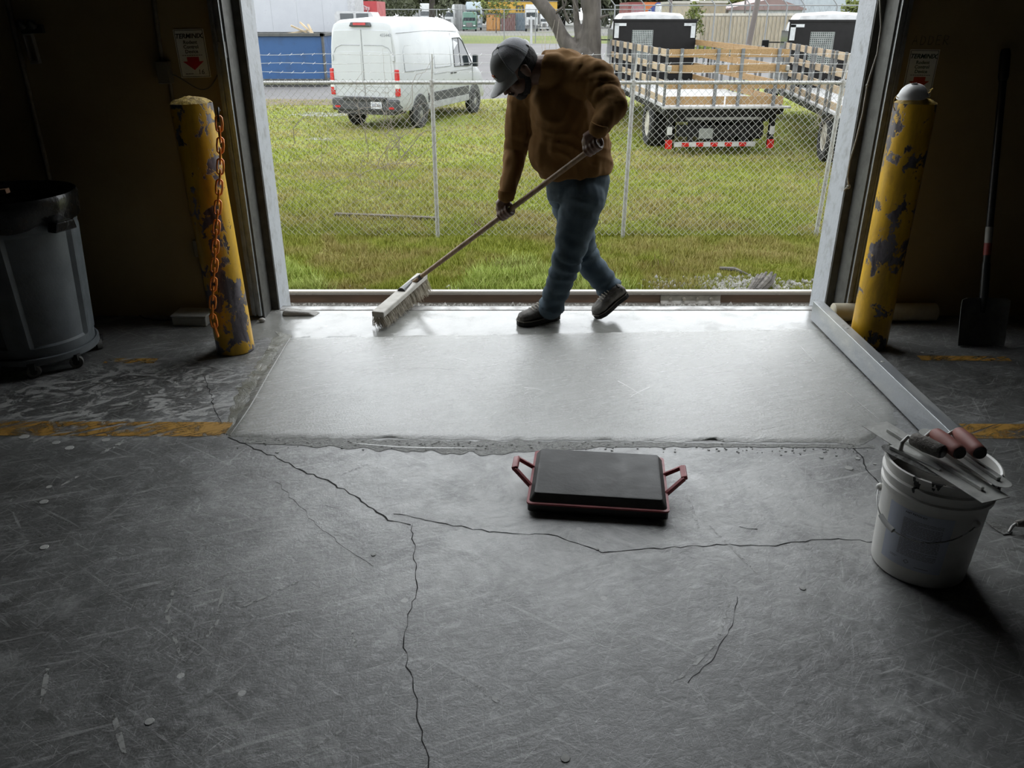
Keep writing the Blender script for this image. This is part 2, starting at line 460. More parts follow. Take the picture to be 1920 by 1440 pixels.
w = MB().bb(-9.2, 9.2, -14.2, -14, 0, 6).build('wall_back', M_dim); tag(w, 'dark back wall of the warehouse', kind='structure')
w = MB().bb(-9.2, 9.2, -14.2, WALL_Y1, 6, 6.2).build('ceiling', M_dim); tag(w, 'dark warehouse ceiling', kind='structure')

# ---- door frame: painted steel jamb angles, guide tracks, dark guide channel
M_jamb = MT('pale_grey_steel_paint', (.38, .40, .43), .5, 0, (.27, .275, .28), 14, .5, .7, .2, 50)
M_galv = MT('galvanised_track', (.42, .44, .45), .42, .75, (.3, .31, .31), 18)
M_dkst = MT('dark_steel_channel', (.075, .075, .068), .55, .2, (.045, .043, .038), 12)
M_blk = MT('black_metal', (.012, .012, .012), .45)
M_edge = MT('worn_edge_angle', (.34, .34, .33), .45, .5, (.2, .19, .18), 12)
door = thing('door_1', 'pale steel frame and guide tracks of the roll-up door opening', None, (.2, WALL_Y1, 0), kind='structure')
for sgn, xe in ((-1, -1.34), (1, 1.80)):
    inn = -sgn                                                        # towards the opening
    # outer angle: leg facing the opening plus leg facing the room
    j = MB().bb(xe, xe + sgn * .055, WALL_Y1 - .04, WALL_Y1 + .18, -.3, 3.66)
    j.build('jamb_angle', M_jamb, door, bevel=.003)
    c = MB().bb(xe + sgn * .045, xe + sgn * .058, WALL_Y0 - .045, WALL_Y1 - .03, 0, 3.66)
    c.bb(xe + sgn * .004, xe + sgn * .05, WALL_Y1 - .05, WALL_Y1 - .034, 0, 3.66)
    c.build('guide_channel', M_dkst, door)
    t = MB().bb(xe + sgn * .055, xe + sgn * .073, WALL_Y0 - .065, WALL_Y0 - .04, .02, 3.66)
    t.bb(xe + sgn * .055, xe + sgn * .115, WALL_Y0 - .046, WALL_Y0 - .04, .02, 3.66)
    t.bb(xe + sgn * .088, xe + sgn * .098, WALL_Y0 - .06, WALL_Y0 - .04, .02, 3.66)
    t.build('guide_track', M_galv, door, bevel=.002)
    for k in range(5):
        z = .25 + k * .6
        MB().cyl((xe + sgn * .106, WALL_Y0 - .052, z), (xe + sgn * .106, WALL_Y0 - .04, z), .007, n=6).build('bolt', M_galv, door)
tr = MB().bb(-1.34, 1.80, WALL_Y1 - .06, WALL_Y1 + .012, -.012, .003)
tr.bb(-1.34, 1.80, WALL_Y1 - .0, WALL_Y1 + .012, -.1, .003)
tag(tr.build('trim_1', M_edge, bevel=.002), 'steel edge angle along the dock threshold', kind='structure')

# ---- the newly placed, still wet patch
def fresh_patch():
    left = [at_z(u, v) for u, v in [(426, 820), (440, 790), (462, 755), (480, 720), (500, 690), (520, 660), (542, 634)]]
    def L(t):
        k = t * (len(left) - 1); i = min(int(k), len(left) - 2); return left[i].lerp(left[i + 1], k - i)
    right = [Vector((1.40, 2.79, 0)), Vector((1.60, 2.95, 0)), Vector((1.652, 3.1, 0)), Vector((1.652, 3.4, 0)), Vector((1.652, 3.7, 0)), Vector((1.652, 3.9, 0)), Vector((1.652, 4.06, 0))]
    def Rr(t):
        k = t * (len(right) - 1); i = min(int(k), len(right) - 2); return right[i].lerp(right[i + 1], k - i)
    nx, ny = 150, 60; V = []; F = []
    for j in range(ny + 1):
        t = j / ny
        for i in range(nx + 1):
            s = i / nx
            p = L(t).lerp(Rr(t), s)
            e = min(s * 3.0, (1 - s) * 3.0, t * 1.2, (1 - t) * 1.2)
            edge = min(1, e / .03)
            nz = mnoise.noise(Vector((p.x * 3, p.y * 3, 0)))
            if i in (0, nx): p = p + Vector((.02 * mnoise.noise(Vector((p.y * 14, 3, 0))), 0, 0))
            if j in (0, ny): p = p + Vector((0, .022 * mnoise.noise(Vector((p.x * 7, 9, 0))) + .012 * mnoise.noise(Vector((p.x * 23, 1, 0))), 0))
            V.append((p.x, p.y, .0008 + edge * (.0055 + .0012 * nz)))
    for j in range(ny):
        for i in range(nx):
            a = j * (nx + 1) + i; F.append((a, a + 1, a + nx + 2, a + nx + 1))
    o = np_mesh('fresh_concrete_patch', V, F, M_wet, True)
    o.location = (0, 0, 0)
    return tag(o, 'shiny wet rectangle of freshly placed grey concrete in the doorway', 'concrete patch')
M_wet = wet_material()
patch = fresh_patch()
M_ridge = MT('cement_ridge', (.72, .72, .7), .3, spec=.9)
M_crumb = MT('cement_crumb', (.44, .44, .42), .6)
def ridge(pxs, w=.004, h=.0):
    pts = [at_z(u, v, .0062) for u, v in pxs]; out = []
    for i in range(len(pts) - 1):
        p0 = pts[max(i - 1, 0)]; p1 = pts[i]; p2 = pts[i + 1]; p3 = pts[min(i + 2, len(pts) - 1)]
        for k in range(8):
            t = k / 8
            out.append(.5 * ((2 * p1) + (p2 - p0) * t + (2 * p0 - 5 * p1 + 4 * p2 - p3) * t * t + (3 * p1 - p0 - 3 * p2 + p3) * t ** 3))
    out.append(pts[-1]); n = len(out)
    flat_strip(out, [w * (.2 + .8 * math.sin(math.pi * (i + .5) / n)) for i in range(n)], h).build('trowel_ridge', M_ridge, patch)
for q, w in [([(585, 785), (640, 768), (720, 752), (800, 745)], .004), ([(860, 735), (930, 726), (1000, 728), (1040, 740)], .0035), ([(920, 780), (955, 755), (990, 735)], .003),
             ([(1150, 775), (1180, 745), (1240, 718), (1330, 700), (1420, 690)], .004), ([(640, 700), (720, 690), (820, 690), (900, 700)], .003),
             ([(610, 640), (800, 634), (1000, 634)], .003), ([(1000, 634), (1250, 628), (1500, 622)], .003), ([(1502, 650), (1560, 710), (1648, 786)], .004),
             ([(545, 632), (510, 690), (470, 760), (432, 815)], .006), ([(1330, 690), (1400, 672), (1480, 668)], .003), ([(660, 830), (760, 838), (900, 840)], .005),
             ([(1100, 690), (1160, 715), (1210, 745)], .0025), ([(760, 660), (840, 668), (920, 690), (980, 720)], .0025)]:
    ridge(q, w)
# scraped slurry along the near edge, seeping wet stain along the left edge
def grainy(name, a, b_, sc, stretch, rough, lo, hi):
    m, nt, b, co = new_mat(name)
    f = noise_fac(nt, co, sc, 6, .75, .8, stretch, .02)
    nt.links.new(mixc(nt, ramp(nt, f, lo, hi), a, b_), b.inputs['Base Color']); b.inputs['Roughness'].default_value = rough; b.inputs['Specular IOR Level'].default_value = .7
    bn = N(nt, 'ShaderNodeBump'); bn.inputs['Strength'].default_value = .9; bn.inputs['Distance'].default_value = .01
    nt.links.new(f, bn.inputs['Height']); nt.links.new(bn.outputs[0], b.inputs['Normal'])
    return m
def band(px_hi, px_lo, z, name, mat):
    n = 90; V = []
    def pl(p, t):
        k = t * (len(p) - 1); i = min(int(k), len(p) - 2); f = k - i
        return (p[i][0] + (p[i + 1][0] - p[i][0]) * f, p[i][1] + (p[i + 1][1] - p[i][1]) * f)
    for i in range(n + 1):
        t = i / n; a = pl(px_hi, t); c = pl(px_lo, t)
        a = at_z(a[0], a[1], z); c = at_z(c[0], c[1], z)
        d = (a - c); w = .5 + .5 * mnoise.noise(Vector((i * .35, 3, 0))) 
        V += [a + d * .25 * mnoise.noise(Vector((i * .3, 1, 0))), c - d * .35 * mnoise.noise(Vector((i * .27, 7, 0)))]
    MB().add(V, [(2 * i, 2 * i + 1, 2 * i + 3, 2 * i + 2) for i in range(n)]).build(name, mat, patch)
M_slurry = grainy('scraped_slurry', (.1, .1, .085), (.44, .44, .41), 60, (1, 3.5, 1), .35, .4, .6)
M_seep = grainy('wet_seep', (.16, .158, .125), (.25, .25, .215), 14, (1, 1, 1), .14, .35, .7)
band([(455, 818), (700, 824), (900, 826), (1150, 828)], [(455, 830), (700, 842), (900, 852), (1150, 838)], .0012, 'slurry_band', M_slurry)
band([(1150, 828), (1400, 832), (1640, 834)], [(1150, 838), (1400, 838), (1640, 840)], .0012, 'slurry_band', M_slurry)
band([(432, 815), (470, 740), (510, 680), (548, 628)], [(418, 812), (446, 730), (478, 690), (520, 622)], .0012, 'wet_seep', M_seep)
# crumbly bead of cement along the near edge of the patch
bead = MB()
rb = random.Random(3)
for k in range(260):
    u = rb.uniform(440, 1630); v = 822 + (u - 440) * .02 + rb.gauss(0, 5) + (8 if u < 1000 else 0) * rb.random()
    c = at_z(u, v, .001); s = rb.uniform(.0012, .0038)
    bead.ell(c, (s * 1.6, s, s * .8), None, 5, 3)
o = bead.build('cement_crumbs', M_crumb, patch, smooth=60); o['kind'] = 'stuff'
# ================================================================== things inside the doorway
M_white = MT('white_plastic', (.62, .62, .6), .4, 0, (.52, .52, .5), 8)
M_wire = MT('steel_wire', (.5, .5, .5), .3, .8)

def post_material(name, seed, lo):
    m, nt, b, co = new_mat(name)
    mp = N(nt, 'ShaderNodeMapping'); mp.inputs['Location'].default_value = (seed, seed * 2.3, 0); nt.links.new(co, mp.inputs[0]); c2 = mp.outputs[0]
    a = noise_fac(nt, c2, 10, 8, .64, .3, (1, 1, .75)); bq = noise_fac(nt, c2, 2.3, 3, .5)
    f = math_n(nt, 'ADD', math_n(nt, 'MULTIPLY', a, .75), math_n(nt, 'MULTIPLY', bq, .35))
    chip = ramp(nt, f, lo, lo + .012)
    grime = noise_fac(nt, c2, 14, 6, .7, .4, (1, 1, .3))
    yel = mixc(nt, ramp(nt, grime, .42, .72), (.72, .42, .025), (.42, .24, .02))
    prim = mixc(nt, ramp(nt, grime, .4, .6), (.045, .036, .042), (.2, .18, .2))
    nt.links.new(mixc(nt, chip, yel, prim), b.inputs['Base Color'])
    b.inputs['Roughness'].default_value = .38
    bn = N(nt, 'ShaderNodeBump'); bn.inputs['Strength'].default_value = .6; bn.inputs['Distance'].default_value = .004; bn.invert = True
    nt.links.new(math_n(nt, 'ADD', chip, math_n(nt, 'MULTIPLY', grime, .35)), bn.inputs['Height']); nt.links.new(bn.outputs[0], b.inputs['Normal'])
    return m
def bollard(name, base, top, r, mat, label):
    base = Vector(base); top = Vector(top); d = (top - base)
    t = thing(name, label, 'bollard', base)
    fr = frame(d, (1, 0, 0)); Ln = d.length
    MB().lathe([(r, 0), (r, Ln * .3), (r, Ln * .7), (r, Ln)], 40, base, fr).build('pipe', mat, t, smooth=40)
    cap = MB(); rings = []
    for i in range(9):
        rr = r * (1 - i / 8.5); zz = Ln + .028 * (1 - (1 - i / 8.5) ** 2.4)
        rings.append([base + fr @ Vector((rr * math.cos(6.2832 * k / 40), rr * math.sin(6.2832 * k / 40), zz + .009 * mnoise.noise(Vector((rr * 40 * math.cos(6.2832 * k / 40), rr * 40 * math.sin(6.2832 * k / 40), i)))) ) for k in range(40)])
    cap.loft(rings).build('concrete_cap', M_pcap, t, smooth=60)
    return t
M_pcap = MT('rough_yellow_cap', (.5, .34, .06), .75, 0, (.28, .2, .07), 30, .4, .6, .8, 60)
LP0, LP1 = Vector((-1.405, 3.77, 0)), Vector((-1.445, 3.80, 1.185))
RP0, RP1 = Vector((1.838, 3.843, 0)), Vector((1.850, 3.87, 1.178))
lp = bollard('bollard', LP0, LP1, .092, post_material('chipped_yellow_a', 3.1, .565), 'chipped yellow bollard with an orange chain hanging on it')
rp = bollard('bollard', RP0, RP1, .092, post_material('chipped_yellow_b', 11.7, .58), 'chipped yellow bollard with a white dust mask on top')

# ---- orange plastic chain on the left bollard
M_orange = MT('orange_plastic', (.95, .32, .04), .4, 0, (.8, .24, .03), 30)
path = [at_y(u, v, y) for u, v, y in [(410, 222, 3.70), (413, 262, 3.695), (413, 320, 3.68), (409, 380, 3.665), (405, 440, 3.655), (402, 500, 3.65), (399, 555, 3.645), (398, 590, 3.64), (405, 622, 3.63), (414, 640, 3.62)]]
chain = thing('plastic_chain', 'orange plastic link chain hanging down the bollard', 'chain', path[0])
def resample(pts, step):
    out = [pts[0].copy()]; acc = 0
    for a, c in zip(pts[:-1], pts[1:]):
        L = (c - a).length; d = step - acc
        while d < L: out.append(a.lerp(c, d / L)); d += step
        acc = (acc + L) % step
    return out
def link_mesh(mb, c, fr, ln=.034, wd=.0145, r=.0046):
    pts = []
    for k in range(12):
        a = 2 * math.pi * k / 12
        pts.append(c + fr @ Vector((wd * math.cos(a), 0, (ln - wd) * (1 if math.sin(a) > .01 else (-1 if math.sin(a) < -.01 else 0)) + wd * math.sin(a))))
    mb.tube(pts, r, 6, closed=True)
pp = resample(path, .046)
for i in range(len(pp) - 1):
    c = (pp[i] + pp[i + 1]) / 2; d = pp[i] - pp[i + 1]
    fr = frame(d, (1, .25, 0) if i % 2 == 0 else (-.25, 1, 0))
    mb = MB(); link_mesh(mb, c, fr); mb.build('link', M_orange, chain, smooth=60)
hk = MB().tube([path[0] + Vector((0, .03, .03)), path[0] + Vector((.004, -.0, .045)), path[0] + Vector((.006, -.015, .02)), path[0] + Vector((0, -.01, -.012)), path[0] + Vector((-.004, .004, 0))], .004, 6)
hk.build('hook', M_blk, chain, smooth=60, label='black wire hook')

# ---- notices
M_sign = MT('sign_white', (.72, .72, .66), .5, 0, (.6, .6, .54), 10)
M_ink = MT('sign_ink', (.012, .014, .012), .5)
M_green = MT('sign_green_ink', (.01, .04, .02), .5)
M_red = MT('sign_red', (.55, .018, .02), .45)
M_redor = MT('sign_orange_red', (.6, .07, .02), .45)
def notice(c, w, h, tilt, label, ink, arrow_mat, num):
    c = Vector(c); t = thing('notice_sign', label, 'sign', c)
    B = Matrix.Translation(c) @ Matrix.Rotation(R(90), 4, 'X') @ Matrix.Rotation(tilt, 4, 'Z')   # local x right, y up, z to the room
    pr = lambda poly, z0, z1, n, m: MB().prism(poly, z0, z1, B).build(n, m, t)
    rect = lambda x0, x1, y0, y1: [(x0, y0), (x1, y0), (x1, y1), (x0, y1)]
    pr(rect(-w / 2, w / 2, -h / 2, h / 2), 0, .003, 'plate', M_sign)
    b = .004; e = .0055
    mb = MB()
    for q in (rect(-w / 2 + b, w / 2 - b, h / 2 - b - .0025, h / 2 - b), rect(-w / 2 + b, w / 2 - b, -h / 2 + b, -h / 2 + b + .0025), rect(-w / 2 + b, -w / 2 + b + .0025, -h / 2 + b, h / 2 - b), rect(w / 2 - b - .0025, w / 2 - b, -h / 2 + b, h / 2 - b)):
        mb.prism(q, .003, .0034, B)
    mb.build('border', M_ink, t)
    T = lambda x, y: B @ Matrix.Translation((x, y, .0035))
    text('TERMINIX.', 'lettering', ink, t, T(0, h * .355), w * .2, shear=.25, bold=.0008)
    for k, s in enumerate(('Rodent', 'Control', 'Device')):
        text(s, 'lettering', ink, t, T(0, h * (.23 - k * .095)), w * .155, bold=.0004)
    fpm = MB()
    for k in range(9): fpm.prism(rect(-w * .34 + k * w * .077, -w * .34 + k * w * .077 + w * .06, -h * .04, -h * .028), .003, .0034, B)
    for k in range(3): fpm.prism(rect(-w * .33 + k * w * .09, -w * .33 + k * w * .09 + w * .08, -h * .425, -h * .41), .003, .0034, B)
    fpm.prism(rect(-w * .05, w * .38, -h * .426, -h * .422), .003, .0034, B)
    fpm.build('fine_print', ink, t)['kind'] = 'stuff'
    pr([(-w * .2, -h * .07), (-w * .2, -h * .16), (-w * .35, -h * .16), (0, -h * .34), (w * .35, -h * .16), (w * .2, -h * .16), (w * .2, -h * .07)], .003, .0036, 'arrow', arrow_mat)
    text(num, 'lettering', ink, t, T(w * .2, -h * .385), w * .22, shear=.1)
    return t
notice((-1.578, WALL_Y0 - .001, 1.372), .148, .222, R(1.5), 'white rodent control notice with red arrow above the chained bollard', M_ink, M_red, '16')
notice((2.035, WALL_Y0 - .001, 1.28), .146, .222, R(-.5), 'white rodent control notice with orange arrow behind the dust mask', M_green, M_redor, '17')

# ---- LADDER scrawled on the wall
M_chalk = MT('pencil_scrawl', (.055, .045, .03), .9)
strokes = {'L': [[(0, 1.15), (.02, 0), (.75, .05)]], 'A': [[(0, 0), (.3, 1), (.6, 0)], [(.12, .4), (.5, .4)]], 'D': [[(0, 0), (.05, 1), (.45, .8), (.55, .4), (.35, .05), (0, 0)]],
           'E': [[(.5, 1), (.05, 1), (0, 0), (.5, .02)], [(.03, .5), (.4, .52)]], 'R': [[(0, 0), (.05, 1), (.5, .85), (.45, .55), (.05, .5), (.55, 0)]]}
p0 = at_y(1676, 84, WALL_Y0); scr = thing('wall_scrawl', 'hand written word LADDER on the tan wall', 'writing', p0)
for ch, off, s in (('L', 0, .05), ('A', .088, .042), ('D', .128, .042), ('D', .166, .042), ('E', .204, .042), ('R', .240, .044)):
    mb = MB()
    for st in strokes[ch]:
        mb.tube([p0 + Vector((off + x * s, -.0012, y * s)) for x, y in st], .0013, 5)
    mb.build('letter', M_chalk, scr)

# ---- conduit, boxes and cord left of the door
M_cond = MT('painted_conduit', (.13, .11, .075), .5, 0, (.2, .18, .14), 20)
M_box = MT('grey_box', (.15, .14, .11), .5)
cb = at_y(313, 135, WALL_Y0)
cond = thing('electrical_conduit', 'thin painted conduit with junction boxes on the left wall', 'conduit', (cb.x, WALL_Y0, .2))
y = WALL_Y0 - .016
a0 = at_y(288, 0, y); a1 = at_y(372, 455, y); a2 = at_y(392, 570, y)
MB().tube([(a0.x + .008, y, 2.9), (a0.x, y, a0.z), (cb.x - .01, y, cb.z + .05)], .011, 8).build('pipe', M_cond, cond, smooth=60)
MB().tube([(cb.x + .012, y, cb.z - .05), (a1.x - .004, y, a1.z + .06)], .009, 8).build('pipe', M_cond, cond, smooth=60)
MB().tube([(a1.x, y, a1.z - .03), (a2.x, y, a2.z - .05)], .009, 8).build('pipe', M_cond, cond, smooth=60)
MB().box((cb.x, y - .012, cb.z), (.062, .05, .105)).build('junction_box', M_box, cond, bevel=.004)
MB().box((a1.x, y - .012, a1.z - .025), (.04, .045, .09)).build('outlet_box', M_box, cond, bevel=.004)
MB().bb(cb.x + .03, cb.x + .034, y - .03, y - .012, cb.z - .012, cb.z + .012).build('cover_screw', M_box, cond)
sb = at_y(422, 93, WALL_Y0)
sw = thing('door_sensor', 'small pale door sensor box beside the left track', 'sensor', (sb.x, WALL_Y0, sb.z))
MB().box((sb.x + .003, WALL_Y0 - .03, sb.z), (.036, .05, .078)).build('housing', MT('sensor_shell', (.38, .38, .36), .45), sw, bevel=.004)
MB().cyl((sb.x + .006, WALL_Y0 - .056, sb.z), (sb.x + .006, WALL_Y0 - .06, sb.z), .004, n=8).build('screw', M_wire, sw)
cpts = []
ca = Vector((cb.x + .03, y - .01, cb.z - .01)); cc = Vector((sb.x - .008, WALL_Y0 - .02, sb.z - .036))
for k in range(15):
    t = k / 14; p = ca.lerp(cc, t); p.z -= .115 * math.sin(math.pi * t ** 1.35) * (1 if t < .98 else .6); cpts.append(p)
tag(MB().tube(cpts, .0028, 6).build('sensor_cord', MT('grey_cord', (.12, .11, .09), .6), org=ca, smooth=60), 'thin cord sagging between junction box and door sensor', 'cord')

# low pale box at the foot of the wall, its cable, rag and stone
bx = at_z(365, 604); 
trap = thing('bait_station', 'low pale rectangular rodent bait box on the floor behind bollard', 'bait box', (bx.x, 4.16, 0))
MB().box((bx.x, 4.165, .026), (.19, .13, .052), Matrix.Rotation(R(-3), 3, 'Z')).build('base', MT('bait_box_grey', (.36, .36, .33), .5), trap, bevel=.006)
MB().box((bx.x, 4.165, .056), (.198, .138, .009), Matrix.Rotation(R(-3), 3, 'Z')).build('lid', MT('bait_lid', (.42, .42, .39), .5), trap, bevel=.003)
cab = [at_z(u, v, .006) for u, v in [(262, 592), (272, 597), (290, 599), (312, 600), (335, 598)]]
tag(MB().tube(cab, .005, 6).build('floor_cable', M_blk, org=cab[0], smooth=60), 'short black cable lying at the foot of the left wall', 'cable')
rg = thing('rope_scrap', 'tangled tan rope scrap beside the left door track', 'rope', at_z(482, 592))
c = at_z(482, 592); pts = [c + Vector((.045 * math.sin(k * 1.9) * (1 - k / 40), .02 * math.cos(k * 2.3), .012 + .035 * abs(math.sin(k * .8)))) for k in range(26)]
MB().tube(pts, .006, 6).build('coil', MT('tan_rope', (.4, .27, .1), .8), rg, smooth=60)
sc_ = at_z(492, 604); st = MB().ell(sc_ + Vector((0, 0, .012)), (.02, .014, .013), None, 9, 6)
tag(st.build('stone', MT('pale_stone', (.45, .44, .42), .8), org=sc_, smooth=50), 'single pale stone on the floor by the left track', 'stone')
ch = at_z(560, 590); rr_ = MB()
rr_.add([ch + Vector(p) for p in [(-.09, -.03, 0), (.1, -.03, 0), (.12, .04, 0), (-.09, .05, 0), (-.08, -.02, .03), (.06, -.02, .022), (.09, .03, .014), (-.08, .035, .034)]], [(3, 2, 1, 0), (4, 5, 6, 7), (0, 1, 5, 4), (1, 2, 6, 5), (2, 3, 7, 6), (3, 0, 4, 7)])
tag(rr_.build('concrete_chunk', MT('broken_concrete', (.36, .35, .33), .85, bump=.6), org=ch, bevel=.008), 'broken flat concrete chunk on the threshold by left jamb', 'concrete')

# emergency fixture high on the dark left wall, tube added for an edge highlight
fx = at_y(72, 88, WALL_Y0)
em = thing('emergency_light', 'dim pale emergency light hanging bracket high on the left wall', 'light fixture', fx)
Mfx = MT('fixture_shell', (.3, .28, .24), .5)
fc = Matrix.Rotation(R(-3), 3, 'Y')
def fb(x0, x1, z0, z1, name, m, dy=.02): MB().box(fx + fc @ Vector(((x0 + x1) / 2, -dy, (z0 + z1) / 2)), (abs(x1 - x0), .03, abs(z1 - z0)), fc).build(name, m, em, bevel=.003)
fb(-.045, .0, .055, .07, 'frame_bar', Mfx); fb(-.045, .0, -.075, -.06, 'frame_bar', Mfx); fb(-.045, -.037, -.06, .055, 'frame_bar', Mfx); fb(-.008, .0, -.06, .055, 'frame_bar', Mfx)
fb(-.03, .075, .06, .1, 'lamp_housing', M_blk, .05)
for x in (-.005, .045): MB().lathe([(.022, 0), (.02, .02), (.004, .04)], 14, fx + Vector((x, -.09, .095)), frame((0, -.6, .5))).build('lamp_head', M_blk, em, smooth=50)
pl0 = at_y(45, 170, WALL_Y0 - .02); pl1 = at_y(92, 370, WALL_Y0 - .02)
tag(MB().tube([(pl0.x + .02, WALL_Y0 - .014, 2.95), (pl0.x + .02, WALL_Y0 - .014, .0)], .012, 8).build('edge_highlight_tube', M_cond, org=(pl0.x, WALL_Y0, 0), smooth=60), 'thin vertical tube added for an edge highlight behind the trash can', 'conduit')

# ---- wheeled trash can with liner
tc = Vector((-2.315, 3.66, 0))
can = thing('trash_can', 'grey round wheeled trash can with a black liner bag', 'trash can', tc)
M_can = MT('grey_can_plastic', (.14, .157, .168), .42, 0, (.105, .118, .126), 9, .4, .7, .1, 80)
M_bag = MT('black_liner', (.006, .006, .006), .28, 0, (.004, .004, .004), 8, bump=.5, bscale=14)
n = 96; rings = []
zs = [.075, .085, .12, .135, .145, .4, .62, .655, .67, .72, .79]
for z in zs:
    ring = []
    r0 = .238 + (z - .075) / .715 * .047
    for k in range(n):
        a = 2 * math.pi * k / n
        ph = (math.degrees(a) % 90) - 45
        rec = 0
        if .135 < z < .66:                                     # shallow panels between upright ribs
            rec = -.010 if abs(ph) < 33 else (0.006 if abs(ph) < 39 else 0)
        ring.append(tc + Vector(((r0 + rec) * math.cos(a + .15), (r0 + rec) * math.sin(a + .15), z)))
    rings.append(ring)
MB().loft(rings, False).build('body', M_can, can, smooth=28)
bag = []
for r, z in [(.262, .76), (.288, .69), (.296, .705), (.302, .76), (.305, .80), (.30, .815), (.288, .81), (.27, .77), (.24, .60), (.2, .3), (.01, .28)]:
    bag.append([tc + Vector(((r + (.006 if z < .77 else .003) * mnoise.noise(Vector((math.cos(a) * 5, math.sin(a) * 5, z * 12)))) * math.cos(a), (r + .005 * mnoise.noise(Vector((math.cos(a) * 6, math.sin(a) * 6, z * 9)))) * math.sin(a),
                             z + (.028 * mnoise.noise(Vector((math.cos(a) * 3, math.sin(a) * 3, 2))) if z < .72 else 0))) for a in [2 * math.pi * k / 64 for k in range(64)]])
MB().loft(bag, False).build('liner_bag', M_bag, can, smooth=60, label='shiny black liner folded over the rim')
for sx in (-1, 1):
    hm = MB(); a = R(-20) if sx > 0 else R(160); d = Vector((math.cos(a), math.sin(a), 0)); tv = Vector((-d.y, d.x, 0))
    hm.box(tc + d * .315 + Vector((0, 0, .69)), (.05, .12, .045), frame((0, 0, 1), d), (1.2, .8)); hm.build('handle', M_bag, can, bevel=.006)
dl = MB().lathe([(.20, .052), (.25, .055), (.256, .062), (.256, .088), (.248, .092), (.24, .085), (.2, .07)], 48, tc).build('dolly', M_can, can, smooth=40)
M_cast = MT('caster_tread', (.2, .2, .19), .55)
for a in (R(-28), R(-72), R(30), R(120), R(200)):
    d = Vector((math.cos(a), math.sin(a), 0)); c = tc + d * .245
    ax = Vector((.35, -.94, 0)) if a < 0 else Vector((.8, .6, 0))
    w_ = MB().cyl(c + ax * .012 + Vector((0, 0, .03)), c - ax * .012 + Vector((0, 0, .03)), .03, n=20).build('caster', M_cast, can, smooth=40)
    MB().cyl(c + ax * .014 + Vector((0, 0, .03)), c - ax * .014 + Vector((0, 0, .03)), .016, n=12).build('hub', M_blk, w_, smooth=40)
    MB().bar(c + Vector((0, 0, .04)), c + Vector((0, 0, .07)), .036, .034).build('fork', M_blk, w_)
wb = at_y(25, 378, 3.52)
tag(MB().box((-2.36, 3.53, .83), (.3, .035, .02), Matrix.Rotation(R(-6), 3, 'Y') @ Matrix.Rotation(R(4), 3, 'Z')).build('wood_scrap', MT('brown_board', (.2, .1, .05), .7), org=(-2.36, 3.53, .82), bevel=.002), 'brown wooden board end sticking out of the trash can', 'board')

# ---- white dust mask on the right bollard
mc = RP1 + Vector((-.04, -.04, .034))
mask = thing('dust_mask', 'white cup dust mask with yellow straps on a bollard', 'mask', mc)
M_mask = MT('white_mask', (.8, .8, .8), .8, 0, (.7, .7, .7), 20)
fr = frame((-.15, -.25, 1), (1, 0, 0)); rings = []
for i in range(11):
    a = math.pi / 2 * i / 10.3
    rings.append([mc + fr @ Vector(((.062 + (.006 if i == 0 else 0)) * math.cos(a) * math.cos(b), (.05 + (.005 if i == 0 else 0)) * math.cos(a) * math.sin(b), .055 * math.sin(a) + .004 * math.cos(3 * b) * math.cos(a))) for b in [2 * math.pi * k / 28 for k in range(28)]])
MB().loft(rings).build('cup', M_mask, mask, smooth=60)
MB().box(mc + fr @ Vector((.0, .0, .056)), (.024, .012, .004), fr).build('nose_clip', M_wire, mask)
M_strap = MT('yellow_elastic', (.7, .42, .06), .6)
for s in (-1, 1):
    p = mc + fr @ Vector((.062 * s, 0, .002))
    MB().tube([p, p + Vector((.012 * s, -.004, .006)), p + Vector((.02 * s, -.006, -.006 + (.03 if s > 0 else 0))), p + Vector((.016 * s, -.008, -.04 + (.06 if s > 0 else 0))), p + Vector((.006 * s, -.01, -.055 + (.07 if s > 0 else 0)))], .002, 5).build('strap', M_strap, mask, smooth=60)

# ---- rope on the right track
rp_pts = [at_y(u, v, WALL_Y0 - .075) for u, v in [(1650, 0), (1652, 50), (1645, 100), (1632, 140), (1626, 160), (1618, 210), (1606, 260), (1594, 300), (1589, 330), (1591, 350)]]
rope = thing('pull_rope', 'thin pale pull rope with knotted end beside right track', 'rope', rp_pts[-1])
M_rope = MT('pale_rope', (.42, .4, .35), .8, bump=.6, bscale=200)
MB().tube([rp_pts[0] + Vector((0, 0, 1.2))] + rp_pts, .0045, 7).build('cord', M_rope, rope, smooth=60)
MB().ell(rp_pts[-1], (.011, .01, .013), None, 10, 6).build('knot', M_rope, rope, smooth=60)
MB().tube([rp_pts[-1], rp_pts[-1] + Vector((-.014, 0, -.012)), rp_pts[-1] + Vector((-.02, 0, -.022))], [.004, .005, .006], 6).build('frayed_end', M_rope, rope)
MB().ell(rp_pts[4], (.008, .008, .008), None, 8, 5).build('knot', M_rope, rope, smooth=60)

